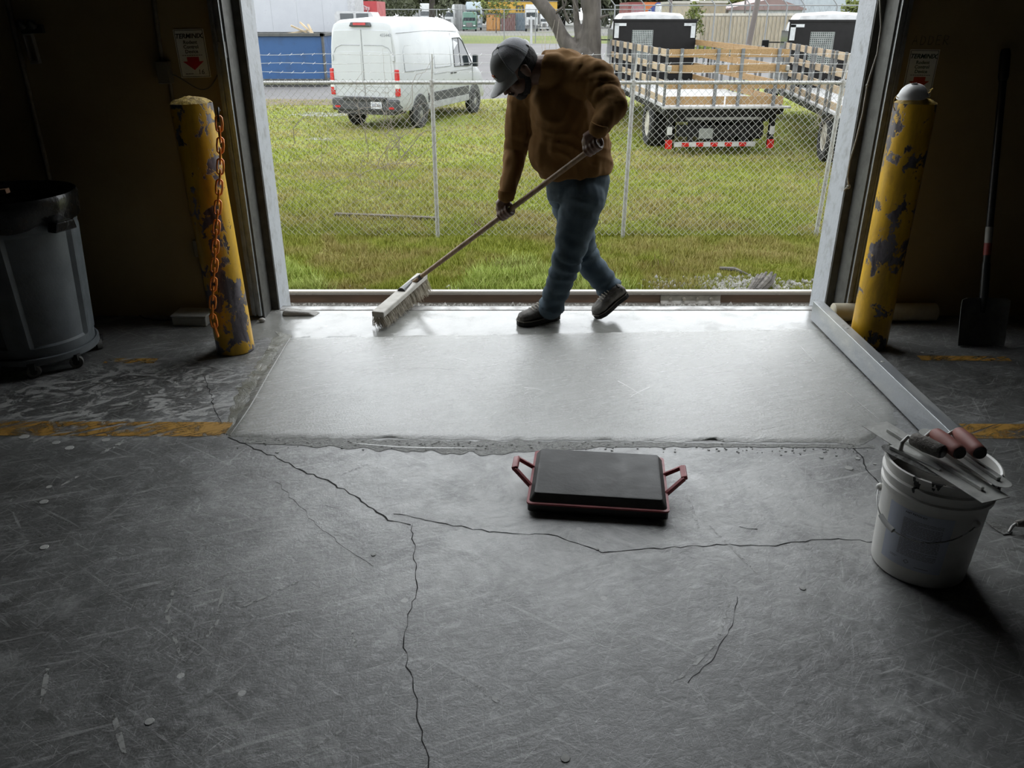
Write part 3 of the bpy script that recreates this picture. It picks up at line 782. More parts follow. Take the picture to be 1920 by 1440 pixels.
# ---- pale tube, shovel, steel straightedge
pt = thing('plastic_pipe', 'pale plastic pipe length lying against the right wall', 'pipe', (2.1, 4.205, 0))
MB().lathe([(.044, 0), (.05, .004), (.05, .566), (.044, .57), (.040, .57), (.040, .45), (.001, .45)], 24, (1.775, 4.19, .05), frame((1, 0, 0), (0, 0, 1))).build('tube', MT('cream_pipe', (.46, .42, .32), .5), pt, smooth=40)
sh = thing('shovel', 'dark square shovel leaning on the right wall', 'shovel', (2.4, 3.86, 0))
M_blade = MT('mortar_crusted_blade', (.09, .09, .088), .65, .2, (.16, .16, .155), 12, .4, .65, .4, 40)
M_shaft = MT('black_fibreglass', (.012, .012, .013), .4)
B0 = at_z(1835, 648); TOPP = at_y(1886, 92, 4.235)
ax = (TOPP - B0).normalized(); fr = frame(ax, (1, 0, 0)); xw = fr.col[0]; nz_ = fr.col[1]
blade = MB(); rings = []
for t, hw in [(0, .118), (.02, .12), (.12, .122), (.2, .124), (.235, .122), (.245, .10)]:
    ring = []
    for k in range(13):
        s = -1 + 2 * k / 12
        dep = .022 * (abs(s) ** 4) + .012 * (t / .25) ** 2
        ring.append(B0 + ax * t + xw * (s * hw) - nz_ * dep * -1 * -1)
    back = [p + nz_ * .004 for p in reversed(ring)]
    rings.append(ring + back)
blade.loft(rings).build('blade', M_blade, sh, smooth=40)
MB().tube([B0 + ax * .17 + nz_ * -.004, B0 + ax * .25 + nz_ * -.006, B0 + ax * .42], [.012, .021, .02], 12).build('socket', M_shaft, sh, smooth=50)
Lh = (TOPP - B0).length
MB().cyl(B0 + ax * .40, TOPP - ax * .14, .0175, n=12).build('shaft', M_shaft, sh, smooth=50)
MB().cyl(B0 + ax * .46, B0 + ax * .52, .0182, n=12).build('red_band', MT('dull_red_band', (.2, .03, .025), .5), sh, smooth=50)
MB().cyl(B0 + ax * .52, B0 + ax * .60, .0181, n=12).build('white_band', MT('dull_white_band', (.25, .24, .22), .5), sh, smooth=50)
MB().tube([TOPP - ax * .15, TOPP - ax * .13, TOPP - ax * .02, TOPP], [.019, .024, .024, .018], 12).build('grip', M_blk, sh, smooth=50)
M_tube = MT('galvanised_screed', (.33, .345, .36), .42, .55, (.5, .5, .47), 7, .45, .75, .25, 30, stretch=(1, .4, 1))
scr_ = thing('screed_bar', 'long galvanised rectangular screed bar lying along the wet patch', 'screed bar', (1.685, 3.4, 0))
mb = MB(); x0, x1, ya, yb, z0, z1 = 1.661, 1.716, 2.62, 4.195, .0075, .112; tk = .004
outer = [(x0, z0), (x1, z0), (x1, z1), (x0, z1)]; inner = [(x0 + tk, z0 + tk), (x1 - tk, z0 + tk), (x1 - tk, z1 - tk), (x0 + tk, z1 - tk)]
V = [(x, yy, z) for yy in (ya, yb) for x, z in outer] + [(x, yy, z) for yy in (ya, yb) for x, z in inner]
F = [(i, (i + 1) % 4, 4 + (i + 1) % 4, 4 + i) for i in range(4)] + [(8 + i, 12 + i, 12 + (i + 1) % 4, 8 + (i + 1) % 4) for i in range(4)] + [(i, 8 + i, 8 + (i + 1) % 4, (i + 1) % 4) for i in range(4)] + [(4 + i, 4 + (i + 1) % 4, 12 + (i + 1) % 4, 12 + i) for i in range(4)]
mb.add(V, F).build('box_tube', M_tube, scr_, bevel=.0025)
for yy in (3.83, 3.78, 3.35): MB().lathe([(.009, 0), (.007, .0015), (.001, .002)], 10, (1.688, yy, z1)).build('cement_drip', M_crumb, scr_)

# ---- kneeling board
kb_c = Vector((.308, 2.45, 0)); rz = math.atan2(-.052, .463)
kb = thing('kneeling_board', 'black kneeling board with red side handles on the floor', 'kneeling board', kb_c)
RM = Matrix.Translation(kb_c) @ Matrix.Rotation(rz, 4, 'Z')
M_foam = MT('black_foam', (.045, .044, .042), .62, 0, (.075, .074, .072), 14, .4, .7, .1, 60)
M_tray = MT('black_tray', (.012, .011, .011), .4)
M_rh = MT('red_handle_plastic', (.36, .055, .06), .45, 0, (.28, .04, .045), 20)
def kring(hx, hy, z, cr=.014):
    pts = []
    for cx, cy, a0 in ((hx - cr, hy - cr, 0), (-hx + cr, hy - cr, 90), (-hx + cr, -hy + cr, 180), (hx - cr, -hy + cr, 270)):
        for k in range(4): a = R(a0 + k * 30); pts.append(RM @ Vector((cx + cr * math.cos(a), cy + cr * math.sin(a), z)))
    return pts
HX, HY = .238, .178
MB().loft([kring(HX - .012, HY - .012, .001), kring(HX, HY, .008), kring(HX, HY, .036)]).build('tray', M_tray, kb, smooth=30)
MB().loft([kring(HX + .003, HY + .003, .036), kring(HX + .003, HY + .003, .042), kring(HX - .004, HY - .004, .042)]).build('red_rim', M_rh, kb, smooth=30)
MB().loft([kring(HX - .004, HY - .004, .040), kring(HX - .022, HY - .026, .068, .008), kring(HX - .026, HY - .03, .069, .006)]).build('pad', M_foam, kb, smooth=25)
for s in (-1, 1):
    g = MB(); A = lambda x, y, z: RM @ Vector((s * x, y, z))
    lo, hi, out = .036, .088, HX + .058
    h = thing_part = MB().bar(A(out, -.038, hi), A(out, .042, hi), .022, .016, RM.to_3x3() @ Vector((1, 0, .3))).build('handle', M_rh, kb, bevel=.004)
    for yy, y2 in ((-.062, -.036), (.066, .040)):
        MB().bar(A(HX - .002, yy, lo), A(out, y2, hi), .014, .016, RM.to_3x3() @ Vector((0, 0, 1))).build('strut', M_rh, h, bevel=.003)

# ---- bucket with trowels
bc = Vector((1.262, 2.03, 0))
bk = thing('mortar_bucket', 'white plastic bucket of mortar splashed with dark cement', 'bucket', bc)
def bucket_mat():
    m, nt, b, co = new_mat('white_bucket_plastic')
    sep = N(nt, 'ShaderNodeSeparateXYZ'); nt.links.new(co, sep.inputs[0])
    f = noise_fac(nt, co, 16, 5, .6, .3, (1, 1, .35))
    sp = math_n(nt, 'GREATER_THAN', math_n(nt, 'ADD', f, math_n(nt, 'MULTIPLY', math_n(nt, 'SUBTRACT', sep.outputs[2], .33), 2.6)), .63)
    d = noise_fac(nt, co, 5, 6, .6)
    nt.links.new(mixc(nt, sp, mixc(nt, ramp(nt, d, .45, .8), (.8, .79, .75), (.55, .54, .5)), (.03, .03, .028)), b.inputs['Base Color'])
    b.inputs['Roughness'].default_value = .38
    return m
M_bucket = bucket_mat()
MB().lathe([(.128, .0), (.134, .006), (.138, .1), (.1455, .272), (.1455, .274), (.153, .276), (.155, .292), (.149, .296), (.149, .312), (.1565, .315), (.1575, .327), (.150, .331), (.150, .347), (.156, .350), (.157, .364), (.152, .366),
            (.147, .362), (.145, .30), (.143, .29), (.001, .289)], 56, bc).build('pail', M_bucket, bk, smooth=35)
MB().lathe([(.1435, .288), (.1435, .296), (.09, .299), (.001, .297)], 40, bc).build('mortar', MT('wet_mortar', (.2, .19, .17), .35, bump=.7, bscale=30), bk, smooth=60)
M_label = MT('bucket_label', (.62, .66, .76), .5, 0, (.58, .62, .72), 6)
def on_pail(a, z, off=.0006):
    r = .138 + (z - .1) / .172 * .0075 if z > .1 else .134 + z / .1 * .004
    return bc + Vector(((r + off) * math.cos(a), (r + off) * math.sin(a), z))
def wrap(a0, a1, z0, z1, name, mat, par, off=.0006, n=24):
    V = []
    for k in range(n + 1):
        a = a0 + (a1 - a0) * k / n
        V += [on_pail(a, z0, off), on_pail(a, z1, off)]
    return MB().add(V, [(2 * k, 2 * k + 2, 2 * k + 3, 2 * k + 1) for k in range(n)]).build(name, mat, par, smooth=60)
lab = wrap(R(192), R(266), .055, .252, 'label', M_label, bk)
rl = random.Random(5)
M_print = MT('grey_print', (.07, .07, .08), .6)
z = .232
txt = MB()
def tl(a0, a1, z, h):
    n = 8; V = []
    for k in range(n + 1):
        a = a0 + (a1 - a0) * k / n; V += [on_pail(a, z, .001), on_pail(a, z + h, .001)]
    txt.add(V, [(2 * k, 2 * k + 2, 2 * k + 3, 2 * k + 1) for k in range(n)])
zz = .222
while zz > .095:
    a = R(213)
    while a < R(256):
        b_ = min(a + R(rl.uniform(2, 7)), R(257)); tl(a, b_, zz, .0011); a = b_ + R(.7)
        if rl.random() < .03: break
    zz -= .0038
tl(R(205), R(215), .083, .001); tl(R(205), R(213), .079, .001); tl(R(236), R(252), .066, .0014)
pr_ = txt.build('fine_print', M_print, lab); pr_['kind'] = 'stuff'
dm = MB(); a = R(226)
for k in range(4):
    q = [(0, .007), (.007, 0), (0, -.007), (-.007, 0)]; p = q[k]; q2 = q[(k + 1) % 4]
    dm.cyl(on_pail(a + p[0] / .14, .078 + p[1], .001), on_pail(a + q2[0] / .14, .078 + q2[1], .001), .0006, n=5)
dm.build('diamond_mark', M_print, lab)
tt = bc + Vector((math.cos(R(226)), math.sin(R(226)), 0)) * .1452
TM = Matrix.Translation((tt.x, tt.y, .243)) @ Matrix.Rotation(R(226 + 90), 4, 'Z') @ Matrix.Rotation(R(90), 4, 'X')
text('XXX FAST PATCH KIT'.replace('XXX ', ''), 'lettering', M_print, lab, TM, .008)
# bail handle swung down to the left front
hpts = []
for k in range(21):
    t = k / 20; a = R(155) + (R(292) - R(155)) * t
    hpts.append(on_pail(a, .235 - .062 * math.sin(math.pi * t), .007 + .02 * math.sin(math.pi * t)))
hd = MB().tube(hpts, .0021, 6).build('bail_handle', M_wire, bk, smooth=60)
MB().tube(hpts[5:9], .0075, 10).build('grip', M_white, hd, smooth=60)
for a in (R(155), R(292)): MB().ell(on_pail(a, .235, .004), (.012, .012, .012), None, 10, 6).build('handle_ear', M_bucket, bk, smooth=60)

M_bladeS = MT('steel_trowel_blade', (.58, .58, .55), .45, .1, (.36, .36, .34), 10, .45, .65, .3, 40)
M_grip_g = MT('grey_cement_crusted_grip', (.13, .115, .10), .8, 0, (.2, .19, .17), 20, .4, .6, .7, 70)
M_grip_r = MT('dull_red_wood_grip', (.25, .085, .07), .6, 0, (.28, .1, .08), 12)
Zb = .375
def trowel(pA, pB, w, hA, hB, gripmat, label, round_a=.2, lift=0.0, crust=False, gz=.055):
    """finishing trowel: long steel blade, mounting bar, shank and round grip"""
    A = at_z(*pA, Zb + lift); Bp = at_z(*pB, Zb + lift); d = (Bp - A); Ln = d.length; d.normalize(); q = Vector((-d.y, d.x, 0))
    t = thing('trowel', label, 'trowel', (A + Bp) / 2 - Vector((0, 0, .002)), 'trowels laid across the bucket')
    poly = []
    if round_a:
        for k in range(9): an = -math.pi / 2 + math.pi * k / 8; poly.append((Ln - round_a * w + round_a * w * math.cos(an), w / 2 * math.sin(an)))
        for k in range(9): an = math.pi / 2 + math.pi * k / 8; poly.append((round_a * w + round_a * w * math.cos(an), w / 2 * math.sin(an)))
    else: poly = [(0, -w * .5), (Ln, -w * .5), (Ln, w * .5), (0, w * .5)]
    T = Matrix.Translation(A) @ Matrix((d, q, Vector((0, 0, 1)))).transposed().to_4x4()
    MB().prism(poly, 0, .0018, T).build('blade', M_bladeS if not crust else M_crust, t)
    MB().bar(A + d * Ln * .12 + Vector((0, 0, .007)), A + d * Ln * .9 + Vector((0, 0, .007)), .012, .011, q).build('mounting_bar', M_bladeS, t, bevel=.002)
    g0 = at_z(*hA, Zb + lift + gz); g1 = at_z(*hB, Zb + lift + gz)
    mid = (g0 + g1) / 2; gd = (g1 - g0).normalized(); foot = A + d * ((mid - gd * .06 - A).dot(d)); foot.z = Zb + lift + .008
    MB().tube([foot, foot + Vector((0, 0, .03)), g0 - gd * .012, g0 + gd * .02], .0065, 8).build('shank', M_bladeS, t, smooth=50)
    Lg = (g1 - g0).length
    g = MB().tube([g0, g0 + gd * Lg * .06, g0 + gd * Lg * .45, g0 + gd * Lg * .85, g0 + gd * Lg * .97, g1], [.0155, .0198, .0232, .021, .0205, .017], 16).build('grip', gripmat, t, smooth=50)
    MB().cyl(g1 - gd * .003, g1 + gd * .004, .0195, .016, 16).build('end_cap', M_blk, g, smooth=50)
    return t
M_crust = MT('mortar_covered_steel', (.1, .098, .09), .85, 0, (.2, .2, .19), 30, .4, .6, 1.0, 60)
trowel((1655, 835), (1775, 893), .062, (1710, 822), (1768, 848), M_grip_g, 'mortar caked trowel with grey grip, leftmost on the bucket', .9, .001, True, .05)
trowel((1640, 795), (1868, 938), .095, (1752, 812), (1800, 850), M_grip_r, 'wide square steel trowel with dull red grip across the bucket', 0, .006, False, .055)
trowel((1730, 805), (1890, 915), .055, (1795, 810), (1838, 850), M_grip_r, 'narrow round ended trowel with red grip, rightmost on the bucket', .5, .022, False, .04)
# small trowel on the floor right of the bucket
st0 = at_z(1843, 972, .004)
ft = thing('pointing_trowel', 'small pointing trowel lying on the floor right of bucket', 'trowel', st0)
dv = (at_z(1893, 1000, .004) - st0); Ln = dv.length; d = dv.normalized(); q = Vector((-d.y, d.x, 0))
T = Matrix.Translation(st0) @ Matrix((d, q, Vector((0, 0, 1)))).transposed().to_4x4()
MB().prism([(0, 0), (Ln * .45, -.018), (Ln * .95, -.022), (Ln, 0), (Ln * .95, .022), (Ln * .45, .018)], -.002, .0, T).build('blade', M_crust, ft)
e = at_z(1892, 998, .006); g0 = at_z(1905, 982, .03); g1 = at_z(1990, 975, .03)
MB().tube([e, e + Vector((.012, .01, .016)), g0], .005, 8).build('shank', M_bladeS, ft, smooth=60)
MB().tube([g0, g0.lerp(g1, .15), g0.lerp(g1, .6), g1], [.01, .014, .016, .012], 12).build('grip', M_grip_g, ft, smooth=60)
# ================================================================== broom and worker
M_wood = MT('wooden_broom_pole', (.27, .17, .085), .55, 0, (.18, .11, .055), 8, stretch=(6, 6, 1))
M_block = MT('weathered_broom_block', (.46, .44, .4), .75, 0, (.34, .32, .285), 10)
M_brist = MT('pale_bristle', (.52, .48, .4), .85, 0, (.36, .32, .26), 40)
PT = at_y(1122, 269, 3.80)                       # upper end of the pole, by the left hip
PH = at_z(778, 527, .115)                         # socket of the broom head
pdir = (PT - PH).normalized()
br = thing('push_broom', 'wooden push broom swept across the wet threshold by the worker', 'broom', Vector((PH.x, PH.y, 0)))
MB().tube([PH - pdir * .03, PH + pdir * .4, PT], [.0125, .014, .0135], 12).build('pole', M_wood, br, smooth=60)
h0 = at_z(708, 590, .082); h1 = at_z(792, 517, .10)
hd = (h1 - h0); HL = hd.length; hd.normalize(); hup = Vector((0.0, 0, 1)); hq = hd.cross(hup).normalized(); hup = hq.cross(hd)
hblk = MB().bar(h0, h1, .07, .032, hq).build('head_block', M_block, br, bevel=.006)
mid = (h0 + h1) / 2
MB().tube([mid + hup * .012, PH - pdir * .03, PH + pdir * .07], [.024, .019, .016], 10).build('socket', M_blk, br, smooth=60)
rb = random.Random(11); bm_ = MB()
for k in range(1500):
    f = rb.random(); s = rb.uniform(-.03, .03)
    p = h0 + hd * HL * f + hq * s - hup * .014
    tipz = max(.012, p.z - rb.uniform(.068, .08)) if p.y < 4.42 else p.z - rb.uniform(.068, .082)
    tip = Vector((p.x + s * .5 + rb.gauss(.012, .008), p.y + rb.gauss(-.01, .008), tipz))
    bm_.tube([p, p.lerp(tip, .5) + Vector((rb.gauss(0, .003), rb.gauss(0, .003), 0)), tip], [.0016, .0014, .0009], 3, False)
bm_.build('bristles', M_brist, br)['kind'] = 'stuff'

M_skin = MT('brown_skin', (.16, .085, .055), .5, 0, (.12, .06, .04), 14, bump=.1, bscale=120)
M_shirt = MT('brown_cotton_shirt', (.225, .122, .043), .9, 0, (.18, .095, .033), 6, bump=.12, bscale=260, spec=.15)
M_jean = MT('worn_blue_denim', (.058, .085, .11), .85, 0, (.14, .185, .22), 5, .42, .7, .15, 220, spec=.2)
M_boot = MT('cement_dusted_boot', (.06, .052, .045), .75, 0, (.19, .178, .16), 10, .42, .66, .4, 50)
M_sole = MT('boot_sole', (.015, .014, .013), .8)
M_hair = MT('black_hair', (.012, .01, .009), .8, bump=.5, bscale=120)
M_capd = MT('charcoal_cap_front', (.19, .2, .2), .85)
M_capm = MT('grey_cap_back', (.42, .425, .45), .8, 0, (.36, .365, .385), 30, bump=.4, bscale=200)
M_brim = MT('pale_grey_brim', (.5, .51, .51), .8)

J = {}
def jt(n, u, v, y): J[n] = at_y(u, v, y)
# legs: near (left) leg carries the weight, far (right) leg trails on its toe
jt('hipL', 1092, 372, 4.09); jt('kneeL', 1066, 482, 4.03); jt('ankL', 1034, 573, 4.12)
jt('hipR', 1068, 368, 4.24); jt('kneeR', 1094, 478, 4.30); jt('ankR', 1149, 549, 4.30)
jt('pelv', 1084, 338, 4.18); jt('belly', 1078, 285, 4.20); jt('mid', 1062, 232, 4.18); jt('chest', 1056, 182, 4.15); jt('shd', 1062, 140, 4.12); jt('neck', 1018, 130, 4.07)
jt('shL', 1118, 148, 3.99); jt('elL', 1149, 199, 3.89); jt('wrL', 1124, 256, 3.82)
jt('shR', 982, 188, 4.24); jt('elR', 967, 285, 4.26)
HR = PH.lerp(PT, .0); 
def on_pole(u):                                    # point of the pole at photo column u
    lo, hi = 0., 1.
    for _ in range(40):
        m = (lo + hi) / 2; p = PH.lerp(PT, m); dz = p.z - CAM_H
        dep = p.y * math.cos(PITCH) - dz * math.sin(PITCH)
        if 960 + FPX * p.x / dep < u: lo = m
        else: hi = m
    return PH.lerp(PT, lo)
gripR = on_pole(948); gripL = on_pole(1112)
J['wrR'] = gripR + Vector((.004, .0, .085)); J['wrL'] = gripL + Vector((.018, -.012, .075))
person = thing('person', 'worker in grey cap, brown long sleeved shirt and jeans pushing broom', 'person', Vector((.25, 4.15, 0)))

def limb(mb, names, rad, n=16, sub=4):
    pts = [J[x] if isinstance(x, str) else x for x in names]; P = []; Q = []
    for i in range(len(pts) - 1):
        for k in range(sub):
            t = k / sub; P.append(pts[i].lerp(pts[i + 1], t)); Q.append(rad[i] + (rad[i + 1] - rad[i]) * t)
    P.append(pts[-1]); Q.append(rad[-1])
    mb.tube(P, Q, n)
    for i in range(1, len(pts) - 1): mb.ell(pts[i], (rad[i],) * 3, None, 14, 8)
    mb.ell(pts[0], (rad[0],) * 3, None, 14, 8); mb.ell(pts[-1], (rad[-1],) * 3, None, 14, 8)
def section(mb, rows, n=28, face=0.0):
    """torso from oval sections: (joint, half width, half depth)"""
    rings = []
    P = [J[r[0]] if isinstance(r[0], str) else r[0] for r in rows]
    for i, (nm, a, b) in enumerate(rows):
        d = (P[min(i + 1, len(P) - 1)] - P[max(i - 1, 0)]).normalized()
        x = Vector((math.cos(face), math.sin(face), 0)); x = (x - d * x.dot(d)).normalized(); y = d.cross(x)
        rings.append([P[i] + x * a * math.cos(6.2832 * k / n) + y * b * math.sin(6.2832 * k / n) for k in range(n)])
    mb.loft(rings)

# ---- the body: head, neck, trunk, limbs and gripping hands in one surface
hc = at_y(969, 130, 4.05)                            # middle of the skull
fdir = Vector((-.66, -.29, -.69)).normalized()       # where the face looks: down to the broom
HF = frame((Vector((0, 0, 1)) - fdir * fdir.z).normalized(), fdir)   # z up through the crown
hz = (Vector((0, 0, 1)) - fdir * fdir.z).normalized(); hx = fdir; hy = hz.cross(hx)
HM = Matrix((hx, hy, hz)).transposed()
def hp(x, y, z): return hc + HM @ Vector((x, y, z))
bd = MB()
bd.ell(hp(-.012, 0, .028), (.098, .076, .090), HM, 20, 14)            # skull
bd.ell(hp(.028, 0, -.045), (.062, .058, .072), HM, 18, 12)            # face and jaw
bd.ell(hp(.060, 0, -.098), (.026, .03, .022), HM, 12, 8)              # chin
bd.tube([hp(.080, 0, .022), hp(.098, 0, -.01), hp(.112, 0, -.034), hp(.085, 0, -.043)], [.010, .012, .016, .010], 10)   # nose
for s in (-1, 1):
    bd.ell(hp(.082, s * .028, .028), (.014, .024, .009), HM, 10, 6)   # brow
    bd.ell(hp(.062, s * .042, -.03), (.026, .02, .022), HM, 10, 6)    # cheek
    bd.ell(hp(-.008, s * .077, -.012), (.02, .009, .033), HM, 12, 8)  # ear
    bd.ell(hp(-.012, s * .083, .004), (.016, .007, .015), HM, 10, 6)
bd.ell(hp(.088, 0, -.064), (.012, .024, .007), HM, 10, 6); bd.ell(hp(.085, 0, -.078), (.012, .021, .007), HM, 10, 6)     # lips
limb(bd, ['shd', 'neck', hp(-.03, 0, -.05)], [.075, .066, .06], 16)
section(bd, [('pelv', .135, .12), ('belly', .15, .145), ('mid', .145, .135), ('chest', .14, .12), ('shd', .11, .085)])
limb(bd, ['shd', 'shL', 'elL', 'wrL'], [.07, .058, .042, .029]); limb(bd, ['chest', 'shR', 'elR', 'wrR'], [.07, .056, .04, .029])
limb(bd, ['pelv', 'hipL', 'kneeL', 'ankL'], [.1, .088, .056, .04]); limb(bd, ['pelv', 'hipR', 'kneeR', 'ankR'], [.1, .088, .056, .04])
def hand(wrist, grip, side, out):
    """closed fist round the pole: palm, four curled fingers of different length, thumb"""
    a = pdir; w = (wrist - grip); w = (w - a * w.dot(a)).normalized(); o = a.cross(w) * side
    palm = grip + w * .030 + o * .008
    bd.ell(palm, (.018, .044, .040), Matrix((o, a, w)).transposed(), 14, 10)
    bd.tube([wrist, grip + w * .05 + o * .006, palm], [.027, .029, .024], 12)
    for k, (off, ln, r_) in enumerate(((.036, 205, .0098), (.012, 225, .0102), (-.012, 215, .0098), (-.035, 185, .0086))):
        pts = []
        for j in range(9):
            an = R(20 + ln * j / 8); rr = .0255 - .003 * j / 8
            pts.append(grip + a * (off * (1 - .12 * j / 8)) + (w * math.cos(an) + o * math.sin(an)) * rr)
        bd.tube(pts, [r_ * (1.08 - .025 * j - (.0 if j < 8 else .15)) for j in range(9)], 8)
        bd.ell(pts[-1], (r_ * .8,) * 3, None, 8, 6); bd.ell(pts[0], (r_ * 1.15,) * 3, None, 8, 6)
    th = []
    for j in range(7):
        an = R(15 - 170 * j / 6); th.append(grip + a * (.045 - .018 * j / 6) + (w * math.cos(an) + o * math.sin(an)) * (.033 - .007 * j / 6))
    bd.tube(th, [.015, .0135, .012, .012, .0115, .0105, .008], 8); bd.ell(th[-1], (.0085,) * 3, None, 8, 6)
hand(J['wrR'], gripR, 1, None); hand(J['wrL'], gripL, 1, None)
body = remesh(bd, 'body', M_skin, person, .0052, 3)
for s in (-1, 1):
    e_ = MB().ell(hp(.081, s * .030, .008), (.010, .012, .009), HM, 12, 8).build('eye', MT('eye_white', (.5, .48, .45), .3), person, smooth=60)
    MB().ell(hp(.0885, s * .030, .005), (.0035, .006, .006), HM, 10, 6).build('iris', M_blk, e_, smooth=60)
# short hair at the nape and a short beard
hr = MB(); hr.ell(hp(-.026, 0, .012), (.094, .081, .088), HM, 20, 14)
hr.ell(hp(-.06, 0, -.04), (.055, .068, .06), HM, 14, 10)
remesh(hr, 'hair', M_hair, person, .008, 2, lambda p, n: .0025 * mnoise.noise(p * 90))
bdm = MB(); bdm.ell(hp(.055, 0, -.092), (.036, .042, .032), HM, 16, 10)
for s in (-1, 1): bdm.tube([hp(.0, s * .066, -.02), hp(.012, s * .062, -.06), hp(.045, s * .04, -.098)], [.012, .016, .018], 8)
bdm.tube([hp(.094, -.028, -.062), hp(.103, 0, -.052), hp(.094, .028, -.062)], [.006, .008, .006], 8)
remesh(bdm, 'beard', M_hair, person, .006, 2, lambda p, n: .002 * mnoise.noise(p * 110))

# ---- shirt with folds
sh_ = MB()
hemA, hemB = at_y(1012, 345, 4.14), at_y(1152, 322, 4.14)
J['hem'] = (hemA + hemB) / 2 + Vector((0, .05, .0))
section(sh_, [('hem', .184, .172), (J['hem'].lerp(J['belly'], .5), .186, .185), ('belly', .186, .196), (J['belly'].lerp(J['mid'], .5), .186, .195), ('mid', .180, .182), (J['mid'].lerp(J['chest'], .55), .178, .168), ('chest', .172, .155), ('shd', .128, .112), (J['shd'] + Vector((-.02, 0, .035)), .08, .08)], face=R(-18))
bel = at_y(1036, 278, 4.17); sh_.ell(bel, (.125, .125, .15), None, 20, 12)                 # belly hanging forward
limb(sh_, ['shd', 'shL', 'elL', gripL + (J['wrL'] - gripL) * 1.1], [.112, .088, .072, .043], 18)
limb(sh_, [J['chest'].lerp(J['shd'], .3) + Vector((-.06, .05, 0)), 'shR', 'elR', gripR + (J['wrR'] - gripR) * 1.12], [.115, .086, .062, .044], 18)
limb(sh_, ['shd', 'shR'], [.1, .088], 16)
sh_.tube([J['shd'] + Vector((-.01, 0, .03)), J['neck'] + Vector((.02, 0, 0)), J['neck'] + Vector((-.012, 0, .008))], [.092, .084, .076], 16)
armLc = (J['shL'], J['elL'], J['wrL']); armRc = (J['shR'], J['elR'], J['wrR'])
def seg_t(p, a, b):
    d = b - a; t = max(0, min(1, (p - a).dot(d) / d.length_squared)); return t, (p - (a + d * t)).length
def folds(p, n):
    best = None
    for (a, b) in ((armLc[0], armLc[1]), (armLc[1], armLc[2]), (armRc[0], armRc[1]), (armRc[1], armRc[2])):
        t, dd = seg_t(p, a, b)
        if dd < .1: best = (a, b, t, dd) if best is None or dd < best[3] else best
    v = .004 * mnoise.noise(p * 9)
    if best:
        a, b, t, dd = best; d = (b - a)
        w = math.sin(t * d.length * 70 + 7 * mnoise.noise(p * 6) + 1.3 * math.atan2(p.z - a.z, p.y - a.y))
        v += .0045 * (w - .5 * w * w) * (.25 + 1.0 * mnoise.noise(p * 5 + Vector((5, 0, 0)))) + .0055 * mnoise.noise(Vector((p.x * 38, p.y * 30, p.z * 9)))
        return v
    # trunk: diagonal pulls from the shoulder down to the belly
    q = p.x * .75 + p.z * 1.0 + .25 * mnoise.noise(p * 5)
    return v + .011 * max(-.2, math.sin(q * 42 + 3 * mnoise.noise(p * 4))) * (.45 + .7 * mnoise.noise(p * 6 + Vector((9, 2, 1)))) + .0055 * mnoise.noise(Vector((p.x * 26 - p.z * 9, p.y * 26, p.z * 6)))
shirt = remesh(sh_, 'shirt', M_shirt, person, .0085, 6, folds)
for nm, wr, gp in (('cuff', J['wrR'], gripR), ('cuff', J['wrL'], gripL)):
    d = (wr - gp).normalized(); c0 = gp + d * ((wr - gp).length * .92)
    MB().tube([c0 - d * .012, c0, c0 + d * .03, c0 + d * .04], [.037, .0425, .045, .041], 20).build(nm, M_shirt, shirt, smooth=60)
# neckband
MB().tube([J['neck'] + Vector((.0, -.0, .0)) + HM @ Vector((.0, 0, 0)) + (J['neck'] - J['shd']).normalized().cross(Vector((math.cos(a), math.sin(a), .3))).normalized() * .070 for a in [0]] * 1 + [J['neck'] + Vector((.015, 0, 0))], .01, 6) if False else None
pk = at_y(1030, 215, 3.9)

# ---- jeans
jn = MB()
section(jn, [(J['belly'].lerp(J['pelv'], .4), .155, .14), ('pelv', .168, .155), ((J['hipL'] + J['hipR']) / 2 + Vector((0, 0, -.03)), .15, .15)])
limb(jn, ['pelv', 'hipL', 'kneeL', J['ankL'] + Vector((-.004, 0, -.012))], [.135, .116, .078, .066], 20, 5)
limb(jn, ['pelv', 'hipR', 'kneeR', J['ankR'] + Vector((.004, 0, -.005))], [.13, .112, .076, .067], 20, 5)
def jfold(p, n):
    v = .005 * mnoise.noise(p * 8) + .002 * mnoise.noise(p * 25)
    for (a, b, k) in ((J['kneeL'], J['ankL'], 1), (J['kneeR'], J['ankR'], 1), (J['hipL'], J['kneeL'], .55), (J['hipR'], J['kneeR'], .55)):
        t, dd = seg_t(p, a, b)
        if dd < .13 and 0 < t < 1:
            v += k * .009 * math.sin(t * (b - a).length * 85 + 4 * mnoise.noise(p * 7)) * (abs(t - .5) * 1.6 + .15)
            break
    return v
jeans = remesh(jn, 'jeans', M_jean, person, .0085, 5, jfold)
for s, nm in ((1, 'back_pocket'),):
    c = at_y(1121, 392, 4.0); 

